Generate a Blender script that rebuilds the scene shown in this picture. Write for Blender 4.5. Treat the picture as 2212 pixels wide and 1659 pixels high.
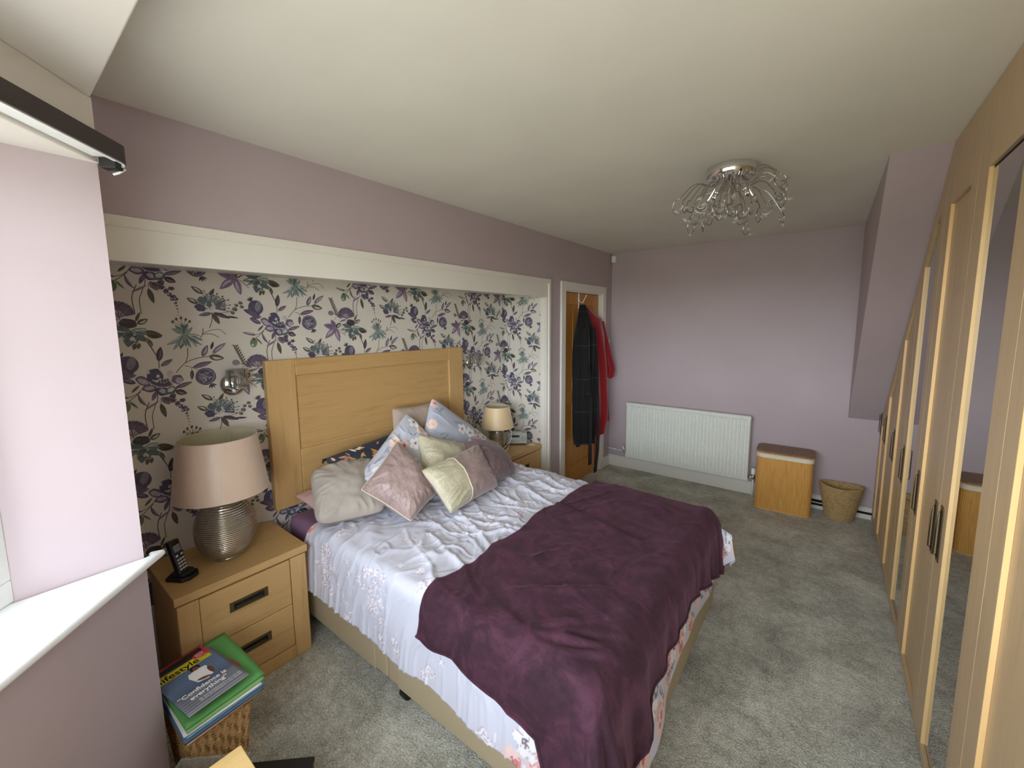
import bpy, bmesh, math, random
import numpy as np
from math import sin, cos, pi, radians, hypot
from mathutils import Vector, Matrix
random.seed(7); np.random.seed(7)
for o in list(bpy.data.objects): bpy.data.objects.remove(o)
SC = bpy.context.scene
COL = SC.collection
# ------------------------------------------------------------------ camera
CAM_H = 1.6407
def cam_axes(yaw, pitch, roll):
    f = Vector((-sin(yaw)*cos(pitch), cos(yaw)*cos(pitch), sin(pitch)))
    r = Vector((cos(yaw), sin(yaw), 0)); d = f.cross(r)
    return r*cos(roll)+d*sin(roll), d*cos(roll)-r*sin(roll), f
r_, d_, f_ = cam_axes(0.6599, -0.1164, 0.0086)
cd = bpy.data.cameras.new('camera'); cam = bpy.data.objects.new('camera', cd); COL.objects.link(cam)
m = Matrix.Identity(4)
for i in range(3):
    m[i][0] = r_[i]; m[i][1] = -d_[i]; m[i][2] = -f_[i]
m[2][3] = CAM_H
cam.matrix_world = m
cd.sensor_width = 36; cd.lens = 36*891.11/2212
cd.shift_x = (1106-1100.92)/2212; cd.shift_y = (803.81-829.5)/2212
cd.clip_start = 0.02
SC.camera = cam
# ------------------------------------------------------------------ view and daylight
vs = SC.view_settings
vs.view_transform = 'Standard'; vs.look = 'None'; vs.gamma = 1; vs.use_curve_mapping = False
vs.exposure = 2.50
SC.cycles.use_denoising = True
SC.cycles.max_bounces = 12; SC.cycles.diffuse_bounces = 9; SC.cycles.glossy_bounces = 5; SC.cycles.transparent_max_bounces = 16
SC.cycles.caustics_reflective = False; SC.cycles.caustics_refractive = False
SC.cycles.sample_clamp_indirect = 6
w = bpy.data.worlds.new('overcast_sky'); SC.world = w; w.use_nodes = True
nt = w.node_tree; nt.nodes.clear()
tc = nt.nodes.new('ShaderNodeTexCoord'); sp = nt.nodes.new('ShaderNodeSeparateXYZ')
mr = nt.nodes.new('ShaderNodeMapRange'); mr.inputs[1].default_value = -1; mr.inputs[2].default_value = 1
rp = nt.nodes.new('ShaderNodeValToRGB'); bg = nt.nodes.new('ShaderNodeBackground'); wo = nt.nodes.new('ShaderNodeOutputWorld')
nt.links.new(tc.outputs['Generated'], sp.inputs[0]); nt.links.new(sp.outputs[2], mr.inputs[0]); nt.links.new(mr.outputs[0], rp.inputs[0])
nt.links.new(rp.outputs[0], bg.inputs[0]); nt.links.new(bg.outputs[0], wo.inputs[0])
e = rp.color_ramp.elements
e[0].position = 0.0; e[0].color = (0.22, 0.22, 0.19, 1)
e[1].position = 1.0; e[1].color = (0.5, 0.55, 0.6, 1)
for p_, c_ in ((0.485, (0.47, 0.48, 0.42, 1)), (0.505, (1.68, 1.78, 1.90, 1)), (0.60, (1.06, 1.15, 1.28, 1)), (0.8, (0.60, 0.67, 0.78, 1))):
    x_ = e.new(p_); x_.color = c_
bg.inputs[1].default_value = 2.6
# window openings as light portals (diagonal left, front, diagonal right of the bay)
def portal(name, c, n, wd, ht):
    l = bpy.data.lights.new(name, 'AREA'); l.shape = 'RECTANGLE'; l.size = wd; l.size_y = ht
    l.cycles.is_portal = True
    o = bpy.data.objects.new(name, l); COL.objects.link(o)
    z = -Vector(n).normalized(); up = Vector((0, 0, 1)); x = up.cross(z).normalized(); y = z.cross(x)
    mm = Matrix.Identity(4)
    for i in range(3): mm[i][0] = x[i]; mm[i][1] = y[i]; mm[i][2] = z[i]; mm[i][3] = c[i]
    o.matrix_world = mm; o['kind'] = 'structure'
    return o
ZS, ZH = 0.93, 2.095            # window sill and head
A_ = Vector((-1.6455, .258)); B_ = Vector((-.92, -.41)); C_ = Vector((.40, -.41)); D_ = Vector((.99, .18))  # unseen front and right bay sides widened to let in more daylight
WT = .26                        # bay wall thickness
def offs(P, Q, t=WT):
    d = (Q-P).normalized(); n = Vector((d.y, -d.x))
    return P+n*t, Q+n*t, n      # outward offset
SEG = []
for P, Q in ((A_, B_), (B_, C_), (C_, D_)):
    a, b, n = offs(P, Q); SEG.append((P, Q, a, b, n))
for i, (P, Q, a, b, n) in enumerate(SEG):
    c = (a+b)/2 + n*.05
    portal('daylight_portal', (c.x, c.y, (ZS+ZH)/2), (-n.x, -n.y, 0), (b-a).length+.25, ZH-ZS+.05)
# ------------------------------------------------------------------ helpers
def srgb(r, g, b):
    f = lambda c: (c/255/12.92) if c/255 <= .04045 else ((c/255+.055)/1.055)**2.4
    return (f(r), f(g), f(b), 1)
class MB:
    def __init__(s): s.v = []; s.f = []; s.m = []; s.uv = None
    def add(s, vs, fs, m=0):
        k = len(s.v); s.v += [tuple(q) for q in vs]; s.f += [tuple(i+k for i in q) for q in fs]; s.m += [m]*len(fs); return s
    def box(s, x0, x1, y0, y1, z0, z1, m=0):
        vs = [(x, y, z) for x in (x0, x1) for y in (y0, y1) for z in (z0, z1)]
        return s.add(vs, [(0, 1, 3, 2), (4, 6, 7, 5), (0, 4, 5, 1), (2, 3, 7, 6), (0, 2, 6, 4), (1, 5, 7, 3)], m)
    def prism(s, pts, z0, z1, m=0, axis='z'):
        n = len(pts); f = {'z': lambda a, b, h: (a, b, h), 'x': lambda a, b, h: (h, a, b), 'y': lambda a, b, h: (a, h, b)}[axis]
        vs = [f(a, b, z0) for a, b in pts]+[f(a, b, z1) for a, b in pts]
        return s.add(vs, [tuple(range(n))[::-1], tuple(range(n, 2*n))]+[(i, (i+1) % n, n+(i+1) % n, n+i) for i in range(n)], m)
    def lathe(s, prof, c=(0, 0, 0), n=32, m=0, close=True, sx=1, sy=1):
        vs = []; fs = []
        for r, z in prof:
            for k in range(n): vs.append((c[0]+r*sx*cos(2*pi*k/n), c[1]+r*sy*sin(2*pi*k/n), c[2]+z))
        for i in range(len(prof)-1):
            for k in range(n): fs.append((i*n+k, i*n+(k+1) % n, (i+1)*n+(k+1) % n, (i+1)*n+k))
        if close: fs.append(tuple(range(n))[::-1]); fs.append(tuple(range((len(prof)-1)*n, len(prof)*n)))
        return s.add(vs, fs, m)
    def tube(s, pts, r, n=8, m=0, cap=True):
        pts = [Vector(p) for p in pts]; vs = []; fs = []; N = len(pts)
        t0 = (pts[1]-pts[0]).normalized(); u = t0.orthogonal().normalized()
        for i, p in enumerate(pts):
            t = (pts[min(i+1, N-1)]-pts[max(i-1, 0)]).normalized()
            u = (u-t*u.dot(t)).normalized(); v = t.cross(u); rr = r[i] if hasattr(r, '__len__') else r
            for k in range(n): vs.append(p+u*(rr*cos(2*pi*k/n))+v*(rr*sin(2*pi*k/n)))
        for i in range(N-1):
            for k in range(n): fs.append((i*n+k, i*n+(k+1) % n, (i+1)*n+(k+1) % n, (i+1)*n+k))
        if cap: fs.append(tuple(range(n))[::-1]); fs.append(tuple(range((N-1)*n, N*n)))
        return s.add(vs, fs, m)
    def grid(s, P, m=0, closed_u=False):
        nu, nv = len(P), len(P[0]); k = []
        vs = [q for row in P for q in row]; fs = []
        for i in range(nu if closed_u else nu-1):
            for j in range(nv-1):
                i2 = (i+1) % nu
                fs.append((i*nv+j, i2*nv+j, i2*nv+j+1, i*nv+j+1))
        return s.add(vs, fs, m)
    def build(s, name, mats, parent=None, smooth=False, bevel=0, seg=2, loc=None, angle=None, fix=True):
        me = bpy.data.meshes.new(name); me.from_pydata(s.v, [], s.f); 
        if not isinstance(mats, (list, tuple)): mats = [mats]
        for q in mats: me.materials.append(q)
        me.polygons.foreach_set('material_index', s.m)
        if fix:
            bm = bmesh.new(); bm.from_mesh(me); bmesh.ops.recalc_face_normals(bm, faces=bm.faces); bm.to_mesh(me); bm.free()
        if smooth: me.polygons.foreach_set('use_smooth', [True]*len(me.polygons))
        me.update()
        if angle is not None: me.set_sharp_from_angle(angle=radians(angle))
        o = bpy.data.objects.new(name, me); COL.objects.link(o)
        if parent: o.parent = parent
        if loc: o.location = loc
        if bevel:
            b = o.modifiers.new('bevel', 'BEVEL'); b.width = bevel; b.segments = seg; b.limit_method = 'ANGLE'; b.angle_limit = radians(40)
            b.harden_normals = False
        return o
def thing(name, label, cat, loc=(0, 0, 0), rz=0, group=None):
    o = bpy.data.objects.new(name, None); COL.objects.link(o); o.location = loc; o.rotation_euler = (0, 0, rz)
    o.empty_display_size = .05
    o['label'] = label; o['category'] = cat
    if group: o['group'] = group
    return o
def tag(o, label, cat, group=None):
    o['label'] = label; o['category'] = cat
    if group: o['group'] = group
    return o
def struct(o): o['kind'] = 'structure'; return o
# ------------------------------------------------------------------ materials
class NM:
    def __init__(s, name, rough=.5, metal=0, sheen=0, spec=None):
        s.mat = bpy.data.materials.new(name); s.mat.use_nodes = True; s.t = s.mat.node_tree; s.b = s.t.nodes['Principled BSDF']
        s.b.inputs['Roughness'].default_value = rough; s.b.inputs['Metallic'].default_value = metal
        if sheen: s.b.inputs['Sheen Weight'].default_value = sheen; s.b.inputs['Sheen Roughness'].default_value = .4
        if spec is not None: s.b.inputs['Specular IOR Level'].default_value = spec
    def n(s, t, **kw):
        q = s.t.nodes.new(t)
        for k, v in kw.items():
            if hasattr(q, k): setattr(q, k, v)
            else: q.inputs[k.replace('_', ' ')].default_value = v
        return q
    def l(s, a, b): s.t.links.new(a, b)
    def coords(s, scale=(1, 1, 1), kind='Object', rot=(0, 0, 0)):
        c = s.n('ShaderNodeTexCoord'); mp = s.n('ShaderNodeMapping'); mp.inputs['Scale'].default_value = scale; mp.inputs['Rotation'].default_value = rot
        s.l(c.outputs[kind], mp.inputs[0]); return mp.outputs[0]
    def noise(s, vec, scale, detail=4, rough=.5, dist=0):
        q = s.n('ShaderNodeTexNoise'); q.inputs['Scale'].default_value = scale; q.inputs['Detail'].default_value = detail
        q.inputs['Roughness'].default_value = rough; q.inputs['Distortion'].default_value = dist; s.l(vec, q.inputs['Vector']); return q.outputs['Fac']
    def ramp(s, fac, stops):
        r = s.n('ShaderNodeValToRGB'); s.l(fac, r.inputs[0]); el = r.color_ramp.elements
        el[0].position, el[0].color = stops[0]; el[1].position, el[1].color = stops[-1]
        for p, c in stops[1:-1]: q = el.new(p); q.color = c
        return r.outputs[0]
    def bump(s, h, strength=.3, dist=.002, prev=None):
        b = s.n('ShaderNodeBump'); b.inputs['Strength'].default_value = strength; b.inputs['Distance'].default_value = dist; s.l(h, b.inputs['Height'])
        if prev: s.l(prev, b.inputs['Normal'])
        s.l(b.outputs[0], s.b.inputs['Normal']); return b.outputs[0]
    def col(s, c):
        if isinstance(c, tuple): s.b.inputs['Base Color'].default_value = c
        else: s.l(c, s.b.inputs['Base Color'])
        return s
def mul(c, k): return (c[0]*k, c[1]*k, c[2]*k, 1)
def paint(name, c, rough=.55, bump=.08, sc=260, var=.03):
    q = NM(name, rough); v = q.coords()
    n = q.noise(v, 2.5, 3); q.col(q.ramp(n, [(.3, mul(c, 1-var)), (.7, mul(c, 1+var))]))
    q.bump(q.noise(v, sc, 3), bump, .001); return q.mat
def plain(name, c, rough=.4, metal=0, spec=None):
    q = NM(name, rough, metal, spec=spec); v = q.coords()
    n = q.noise(v, 30, 2); q.col(q.ramp(n, [(.3, mul(c, .97)), (.7, mul(c, 1.03))])); return q.mat
def wood(name, base, dark, axis='y', rough=.42, scale=1, contrast=1):
    q = NM(name, rough); st = {'x': (1.2, 14, 14), 'y': (14, 1.2, 14), 'z': (14, 14, 1.2)}[axis]
    v = q.coords(tuple(a*scale for a in st)); n1 = q.noise(v, 2.2, 6, .62, .6)
    n2 = q.noise(q.coords(tuple(a*scale*4 for a in st)), 3, 3, .6)
    mx = q.n('ShaderNodeMath', operation='MULTIPLY_ADD'); q.l(n2, mx.inputs[0]); mx.inputs[1].default_value = .35; q.l(n1, mx.inputs[2])
    q.col(q.ramp(mx.outputs[0], [(.42, dark), (.62, base), (.9, mul(base, 1.08))])); q.bump(mx.outputs[0], .12, .0015); return q.mat
def vcol(name, rough=.8, sheen=.2, bump=.15, sc=700):
    q = NM(name, rough, sheen=sheen); a = q.n('ShaderNodeAttribute', attribute_name='pattern'); q.l(a.outputs['Color'], q.b.inputs['Base Color'])
    q.bump(q.noise(q.coords(), sc, 2), bump, .0006); return q.mat
M = {}
M['lilac'] = paint('lilac_wall_paint', srgb(185, 171, 174), .6)
M['white_ceiling'] = paint('white_ceiling_paint', srgb(234, 233, 221), .8)
M['white_bay'] = paint('white_bay_plaster', srgb(232, 228, 220), .7, .1, 90)
M['gloss_white'] = paint('white_gloss_wood_paint', srgb(230, 228, 218), .28, .02)
M['upvc'] = plain('white_upvc', srgb(238, 242, 240), .25)
M['radiator'] = plain('white_radiator_enamel', srgb(228, 232, 222), .3)
M['oak_y'] = wood('oak_grain_along_wall', srgb(200, 164, 108), srgb(184, 146, 90), 'y')
M['oak_x'] = wood('oak_grain_across', srgb(200, 164, 108), srgb(184, 146, 90), 'x')
M['oak_z'] = wood('oak_grain_upright', srgb(204, 168, 112), srgb(188, 150, 94), 'z')
M['door_oak'] = wood('dark_oak_door', srgb(190, 132, 58), srgb(168, 108, 42), 'z')
M['ward'] = wood('beech_wardrobe_laminate', srgb(194, 167, 127), srgb(182, 153, 113), 'z', .38)
M['ward_lit_edge'] = wood('beech_wardrobe_lit_edge', srgb(226, 190, 132), srgb(212, 174, 116), 'z', .4)  # beech lightened to paint the window-lit recess edges
M['pale_wood'] = wood('pale_pine', srgb(238, 205, 140), srgb(228, 190, 120), 'y', .45)
q = NM('mirror_glass', .02, 1); q.col((.55, .55, .54, 1)); M['mirror'] = q.mat
q = NM('black_gap', .8); q.col((.004, .003, .002, 1)); M['black'] = q.mat
q = NM('chrome', .09, 1); q.col((.78, .77, .76, 1)); M['chrome'] = q.mat
q = NM('dark_bronze', .38, 1); q.col(srgb(120, 104, 74)); M['bronze'] = q.mat
q = NM('black_plastic', .28); q.col(srgb(18, 18, 20)); M['blackp'] = q.mat
q = NM('black_matt_plastic', .5); q.col(srgb(26, 26, 27)); M['blackm'] = q.mat
q = NM('clear_glass', .03); q.col((1, 1, 1, 1)); q.b.inputs['Transmission Weight'].default_value = 1; q.b.inputs['IOR'].default_value = 1.45; M['glass'] = q.mat
# window pane: mostly see-through
q = NM('window_pane', .02); t_ = q.t; tr = t_.nodes.new('ShaderNodeBsdfTransparent'); gl = t_.nodes.new('ShaderNodeBsdfGlossy'); gl.inputs['Roughness'].default_value = .02
mx = t_.nodes.new('ShaderNodeMixShader'); mx.inputs[0].default_value = .05; t_.links.new(tr.outputs[0], mx.inputs[1]); t_.links.new(gl.outputs[0], mx.inputs[2])
t_.links.new(mx.outputs[0], t_.nodes['Material Output'].inputs[0]); M['pane'] = q.mat
# clear plastic box
q = NM('clear_plastic', .12); t_ = q.t; tr = t_.nodes.new('ShaderNodeBsdfTransparent'); tr.inputs[0].default_value = (.85, .86, .84, 1)
mx = t_.nodes.new('ShaderNodeMixShader'); mx.inputs[0].default_value = .28; q.col(srgb(190, 190, 184)); t_.links.new(tr.outputs[0], mx.inputs[1]); t_.links.new(q.b.outputs[0], mx.inputs[2])
t_.links.new(mx.outputs[0], t_.nodes['Material Output'].inputs[0]); M['clearp'] = q.mat
# carpet
q = NM('grey_twist_carpet', .95, sheen=.25); v = q.coords()
big = q.noise(v, 3.6, 4, .6, .5); fine = q.noise(v, 120, 2, .8); mid = q.noise(v, 26, 4, .65)
a1 = q.n('ShaderNodeMath', operation='MULTIPLY_ADD'); q.l(fine, a1.inputs[0]); a1.inputs[1].default_value = 1.9; q.l(mid, a1.inputs[2])
a2 = q.n('ShaderNodeMath', operation='MULTIPLY_ADD'); q.l(big, a2.inputs[0]); a2.inputs[1].default_value = 1.5; q.l(a1.outputs[0], a2.inputs[2])
q.col(q.ramp(a2.outputs[0], [(.95, srgb(70, 69, 64)), (1.0, srgb(70, 69, 64))]))
rr = q.n('ShaderNodeMapRange'); rr.inputs[1].default_value = 1.7; rr.inputs[2].default_value = 2.65; q.l(a2.outputs[0], rr.inputs[0])
q.col(q.ramp(rr.outputs[0], [(.0, srgb(134, 134, 122)), (.45, srgb(184, 184, 168)), (1.0, srgb(236, 236, 222))]))
q.bump(a1.outputs[0], .9, .006); M['carpet'] = q.mat
# wallpaper
M['paper'] = paint('ivory_wallpaper', srgb(221, 218, 207), .5, .1, 320)
def flatc(name, c, r=.55):
    q = NM(name, r); v = q.coords(); n = q.noise(v, 55, 4, .6); q.col(q.ramp(n, [(.3, mul(c, .72)), (.55, c), (.8, mul(c, 1.35))])); return q.mat
PAL = {'purple': srgb(112, 98, 120), 'plum': srgb(134, 114, 140), 'navy': srgb(84, 82, 108), 'dark': srgb(70, 64, 68), 'olive': srgb(94, 91, 74), 'teal': srgb(140, 160, 152),
       'dteal': srgb(96, 112, 112), 'grey': srgb(134, 132, 142), 'lilac': srgb(184, 176, 190), 'green': srgb(108, 128, 98), 'stem': srgb(98, 88, 84), 'pale': srgb(204, 202, 200)}
PK = list(PAL)
PM = [M['paper']]+[flatc('print_'+k, PAL[k]) for k in PK]
# ------------------------------------------------------------------ flat shapes for printed patterns
def leaf(x0, y0, x1, y1, wd, bend=0, n=10):
    dx, dy = x1-x0, y1-y0; L = hypot(dx, dy); ux, uy = dx/L, dy/L; a = []; b = []
    for i in range(n+1):
        t = i/n; h = wd/2*(sin(pi*t**.85))**.8; c = bend*sin(pi*t)
        px, py = x0+dx*t-uy*c, y0+dy*t+ux*c
        a.append((px-uy*h, py+ux*h)); b.append((px+uy*h, py-ux*h))
    return a+b[::-1][1:-1]
def blob(cx, cy, rx, ry=None, ang=0, wob=0, n=20, k=5, ph=0):
    ry = ry or rx; o = []
    for i in range(n):
        t = 2*pi*i/n; r = 1+wob*sin(k*t+ph); x, y = rx*r*cos(t), ry*r*sin(t)
        o.append((cx+x*cos(ang)-y*sin(ang), cy+x*sin(ang)+y*cos(ang)))
    return o
def stroke(pts, wd):
    L = []; R = []
    for i, p in enumerate(pts):
        a, b = pts[max(0, i-1)], pts[min(len(pts)-1, i+1)]; dx, dy = b[0]-a[0], b[1]-a[1]; l = hypot(dx, dy) or 1
        L.append((p[0]-dy/l*wd/2, p[1]+dx/l*wd/2)); R.append((p[0]+dy/l*wd/2, p[1]-dx/l*wd/2))
    return L+R[::-1]
def smooth_line(pts, n=6):
    o = []; P = [pts[0]]+list(pts)+[pts[-1]]
    for i in range(1, len(P)-2):
        for j in range(n):
            t = j/n; a, b, c, d = P[i-1:i+3]
            o.append(tuple(.5*((2*b[k])+(-a[k]+c[k])*t+(2*a[k]-5*b[k]+4*c[k]-d[k])*t*t+(-a[k]+3*b[k]-3*c[k]+d[k])*t**3) for k in (0, 1)))
    return o+[tuple(pts[-1])]
def wallpaper_motifs():
    S = []; rnd = random.Random(3)
    def lf(c, *a, vein=None, **k):
        S.append((leaf(*a, **k), c)); x0, y0, x1, y1, wd = a[:5]
        if vein: S.append((leaf(x0+(x1-x0)*.2, y0+(y1-y0)*.2, x0+(x1-x0)*.85, y0+(y1-y0)*.85, wd*.38, bend=wd*.12), vein))
    def st(*pts, w=9): S.append((stroke(smooth_line(pts), w), 'stem'))
    st((760, 630), (870, 510), (1010, 455), (1130, 440), (1230, 385)); st((870, 510), (900, 430), (912, 310)); st((860, 545), (930, 570), (1000, 612), w=7)
    st((592, 560), (592, 440), (545, 320), (488, 200)); st((505, 1045), (470, 1150), (474, 1320)); st((1100, 60), (1090, 130), (1060, 190)); st((1090, 130), (1180, 90), (1280, 80), (1350, 150), w=7); st((1090, 140), (1190, 140), (1270, 190), w=8)
    st((400, 800), (330, 860), (250, 888), w=8); st((380, 830), (300, 900), (240, 940), w=8); st((550, 850), (540, 950), (500, 1045)); st((575, 930), (575, 1010), w=6); st((932, 580), (935, 640), w=6)
    lf('dark', 595, 470, 630, 285, 70, vein='purple'); lf('purple', 610, 530, 742, 450, 55, vein='grey')
    lf('purple', 1062, 440, 1132, 285, 66, vein='lilac'); lf('dark', 1165, 350, 1200, 240, 34); lf('plum', 1175, 398, 1342, 265, 62, vein='lilac')
    lf('olive', 1135, 448, 1310, 480, 84, vein='pale'); lf('purple', 945, 575, 1168, 515, 66, vein='plum'); lf('dark', 935, 610, 925, 740, 42, vein='purple')
    lf('purple', 735, 825, 930, 765, 55, vein='grey'); lf('dark', 735, 865, 858, 912, 74, vein='plum'); lf('purple', 540, 840, 485, 960, 48); lf('purple', 590, 920, 662, 1030, 70, vein='grey')
    lf('olive', 568, 1005, 610, 1190, 60, vein='stem'); lf('plum', 400, 1062, 565, 965, 26); lf('purple', 352, 850, 442, 1022, 30, bend=26, vein='lilac'); lf('olive', 260, 890, 68, 845, 36, vein='pale')
    lf('olive', 470, 95, 666, 150, 76, vein='dark'); lf('olive', 385, 235, 355, 315, 46); lf('olive', 480, 160, 552, 285, 34, vein='pale'); lf('olive', 290, 830, 380, 745, 30)
    lf('olive', 1135, 1045, 1008, 950, 62, vein='pale'); lf('olive', 1205, 1062, 1265, 965, 40); lf('olive', 1070, 1175, 950, 1105, 62, vein='pale'); st((1130, 1040), (1160, 1110), w=6)
    # pomegranates
    for cx, cy, r, c, s_ in ((1080, 710, 117, 'navy', 1), (285, 492, 108, 'navy', -1)):
        cr = (1135, 815) if s_ > 0 else (225, 400)
        for a in (-50, -20, 10, 40):
            t = radians(a)+(pi*.42 if s_ > 0 else -pi*.6); lf('dark' if a > 0 else 'navy', cr[0], cr[1], cr[0]+70*cos(t), cr[1]+70*sin(t), 22)
        S.append((blob(cx, cy, r, r, 0, .015), c))
        if s_ > 0:
            S.append((blob(cx, cy, r*.9, r*.9), 'grey')); S.append((blob(cx-8, cy, r*.8, r*.8, 0, .02, k=7), 'navy'))
            for i in range(34):
                a, d = rnd.uniform(0, 6.28), rnd.uniform(.05, .7)*r; S.append((blob(cx+d*cos(a), cy+d*sin(a), 10, 15, rnd.uniform(0, 3), n=7), rnd.choice(('grey', 'lilac', 'grey'))))
        else:
            S.append((blob(cx+35, cy-20, r*.4, r*.75, .3), 'grey'))
    lf('navy', 340, 600, 105, 525, 84, vein='purple'); lf('purple', 360, 620, 180, 650, 50); lf('navy', 345, 720, 190, 655, 60, vein='grey'); S.append((blob(240, 590, 60, 30, .3), 'purple'))
    # peony
    S.append((blob(420, 700, 85, 52, .6, .05), 'purple')); S.append((blob(415, 705, 60, 30, .6), 'lilac')); S.append((blob(475, 800, 80, 46, .15, .06), 'purple')); S.append((blob(470, 795, 52, 24, .1), 'lilac'))
    S.append((blob(600, 850, 72, 56, .4, .08), 'navy')); S.append((blob(610, 850, 46, 30, .4, .1), 'lilac')); S.append((blob(770, 715, 62, 60, 0, .08), 'purple')); S.append((blob(785, 730, 38, 40, .3), 'lilac')); S.append((blob(690, 850, 66, 50, -.5, .1), 'dteal'))
    S.append((blob(690, 840, 40, 26, -.5, .1), 'pale')); S.append((blob(700, 640, 40, 46, 0, .06), 'pale')); S.append((blob(600, 740, 130, 62, .25, .06), 'lilac')); S.append((blob(600, 745, 108, 46, .25, .06), 'navy'))
    S.append((blob(540, 650, 84, 96, -.2, .05), 'navy')); S.append((blob(555, 690, 45, 40, .1, .1), 'pale')); S.append((blob(545, 635, 70, 66, -.2, .04), 'navy')); S.append((blob(478, 600, 16, 22, .4), 'pale')); S.append((blob(570, 655, 18, 22, .4), 'pale'))
    for i in range(26):
        a, d = rnd.uniform(0, 6.28), rnd.uniform(0, 58); S.append((blob(630+d*cos(a), 728+d*.7*sin(a), 9, 7, a, n=7), rnd.choice(('dark', 'dark', 'pale', 'olive'))))
    # hanging chain
    for x, y, r in ((640, 960, 40), (700, 930, 44), (700, 985, 38), (745, 1030, 36), (800, 995, 34), (775, 1070, 30), (810, 1100, 36), (835, 1125, 30), (800, 1130, 26), (830, 1175, 20), (838, 1210, 15), (842, 1250, 13), (848, 1290, 9), (846, 1330, 7)):
        S.append((blob(x, y, r, r*.72, rnd.uniform(-1, 1), .12), 'purple')); S.append((blob(x-r*.3, y-r*.2, r*.45, r*.3, .5), rnd.choice(('lilac', 'pale', 'dark')))); S.append((blob(x+r*.35, y+r*.25, r*.35, r*.25, .5), 'dark'))
    # teal spider lily
    for x, y, wd in ((690, 268, 56), (752, 340, 52), (830, 328, 62), (900, 300, 66), (950, 316, 50), (1012, 312, 52), (1076, 288, 48), (1090, 222, 44), (1066, 160, 34), (760, 60, 50), (800, 10, 54), (870, -10, 60), (940, 0, 56), (985, 40, 44)):
        lf(rnd.choice(('teal', 'teal', 'dteal')), 888, 140, x, y, wd, bend=rnd.uniform(-12, 12), vein=rnd.choice(('dteal', 'pale', 'teal')))
    for x, y in ((780, -25), (820, -60), (870, -75), (920, -55), (960, -30)): S.append((blob(x, y, 13, 20, .3), 'olive')); S.append((stroke([(x, y), (880, 40)], 5), 'dark'))
    # protea
    for i in range(34):
        t = radians(-200+i*6.6); L = rnd.uniform(130, 215); x, y = 1215+L*cos(t), 1215+L*.95*sin(t)
        lf(rnd.choice(('dteal', 'teal', 'navy', 'grey', 'dteal')), 1215+30*cos(t), 1215+30*sin(t), x, y, rnd.uniform(20, 40), bend=rnd.uniform(-10, 10), vein=rnd.choice(('pale', 'teal', 'pale')))
        if i > 12: S.append((blob(x+12*cos(t), y+14*sin(t), 8, 15, t+pi/2, n=8), rnd.choice(('dark', 'dteal'))))
    S.append((blob(1120, 1130, 56, 46, .3, .1), 'dteal')); S.append((blob(1085, 1230, 60, 44, .5, .1), 'navy')); S.append((blob(1200, 1200, 60, 50, 0, .12), 'pale')); S.append((blob(1190, 1180, 30, 44, 0, .12), 'dteal'))
    lf('purple', 1210, 1300, 1060, 1330, 50, vein='grey'); lf('olive', 1220, 1300, 1290, 1450, 60, vein='stem'); lf('dark', 1230, 1290, 1420, 1370, 52, vein='purple'); lf('dark', 1380, 1340, 1520, 1365, 26)
    st((1215, 1290), (1205, 1400), (1170, 1500)); st((1230, 1300), (1400, 1280), (1500, 1200), (1550, 1130), w=6)
    for x, y, r in ((1553, 1150, 26), (1500, 1185, 24), (1565, 1205, 26), (1480, 1240, 32), (1450, 1290, 26)): S.append((blob(x, y, r, r*.8, .5), 'olive')); S.append((blob(x-5, y-5, r*.5, r*.4, .5), 'grey'))
    # five leaves
    for x, y, wd in ((1308, 745, 92), (1440, 662, 76), (1325, 972, 96), (1567, 1038, 86)): lf('plum', 1508, 800, x, y, wd, vein='lilac' if y > 900 else 'purple')
    lf('dark', 1515, 800, 1600, 715, 66, vein='pale'); st((1515, 800), (1600, 860), (1668, 935), w=7); st((1515, 800), (1700, 720), w=7)
    # carnation
    for i in range(15):
        t = radians(-185+i*13); x, y = 1700+118*cos(t), 600+125*sin(t); S.append((blob(x*.7+1700*.3, y*.7+600*.3, 44, 30, t, .16, k=4), 'purple')); S.append((blob(x, y, 27, 18, t, .2), 'navy' if i % 2 else 'purple'))
        S.append((leaf(1705, 650, x*.9+170, y*.9+60, 8), 'pale' if i % 3 == 0 else 'purple'))
    lf('plum', 1700, 660, 1578, 692, 30); st((1705, 620), (1712, 670), w=8)
    S.append((blob(1775, 715, 76, 58, .2, .05), 'dark')); S.append((blob(1740, 690, 30, 16, .3), 'navy'))
    for x, y, wd in ((1598, 835, 60), (1622, 740, 62), (1640, 900, 40), (1755, 998, 110), (1830, 960, 90), (1915, 940, 86), (1945, 850, 60), (1930, 780, 46)): lf(rnd.choice(('teal', 'dteal')), 1790, 800, x, y, wd, vein=rnd.choice(('pale', 'teal', 'dteal')))
    for i in range(22): S.append((blob(1760+rnd.uniform(-45, 70), 870+rnd.uniform(-50, 60), 8, 12, rnd.uniform(0, 3), n=7), rnd.choice(('dark', 'navy', 'pale'))))
    lf('olive', 1915, 845, 2052, 885, 76, vein='dark'); lf('olive', 1850, 722, 1946, 660, 62, vein='pale'); lf('olive', 1850, 950, 1838, 1025, 34); lf('olive', 1925, 900, 1968, 985, 26); st((1880, 250), (1832, 400), (1842, 590)); lf('stem', 1840, 690, 1885, 575, 30)
    st((1925, 930), (1960, 1040), (2010, 1180))
    # sprig and round leaf
    st((1560, 600), (1500, 480), (1450, 300), w=6)
    for i in range(9):
        t = i/9; x, y = 1560-110*t, 600-300*t
        for s_ in (-1, 1): lf('olive', x, y, x+s_*34-18, y-40, 18)
    S.append((blob(1440, 552, 46, 40, .2), 'grey')); st((1480, 560), (1540, 590), w=7); st((1500, 665), (1520, 620), (1560, 600), w=5)
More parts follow.
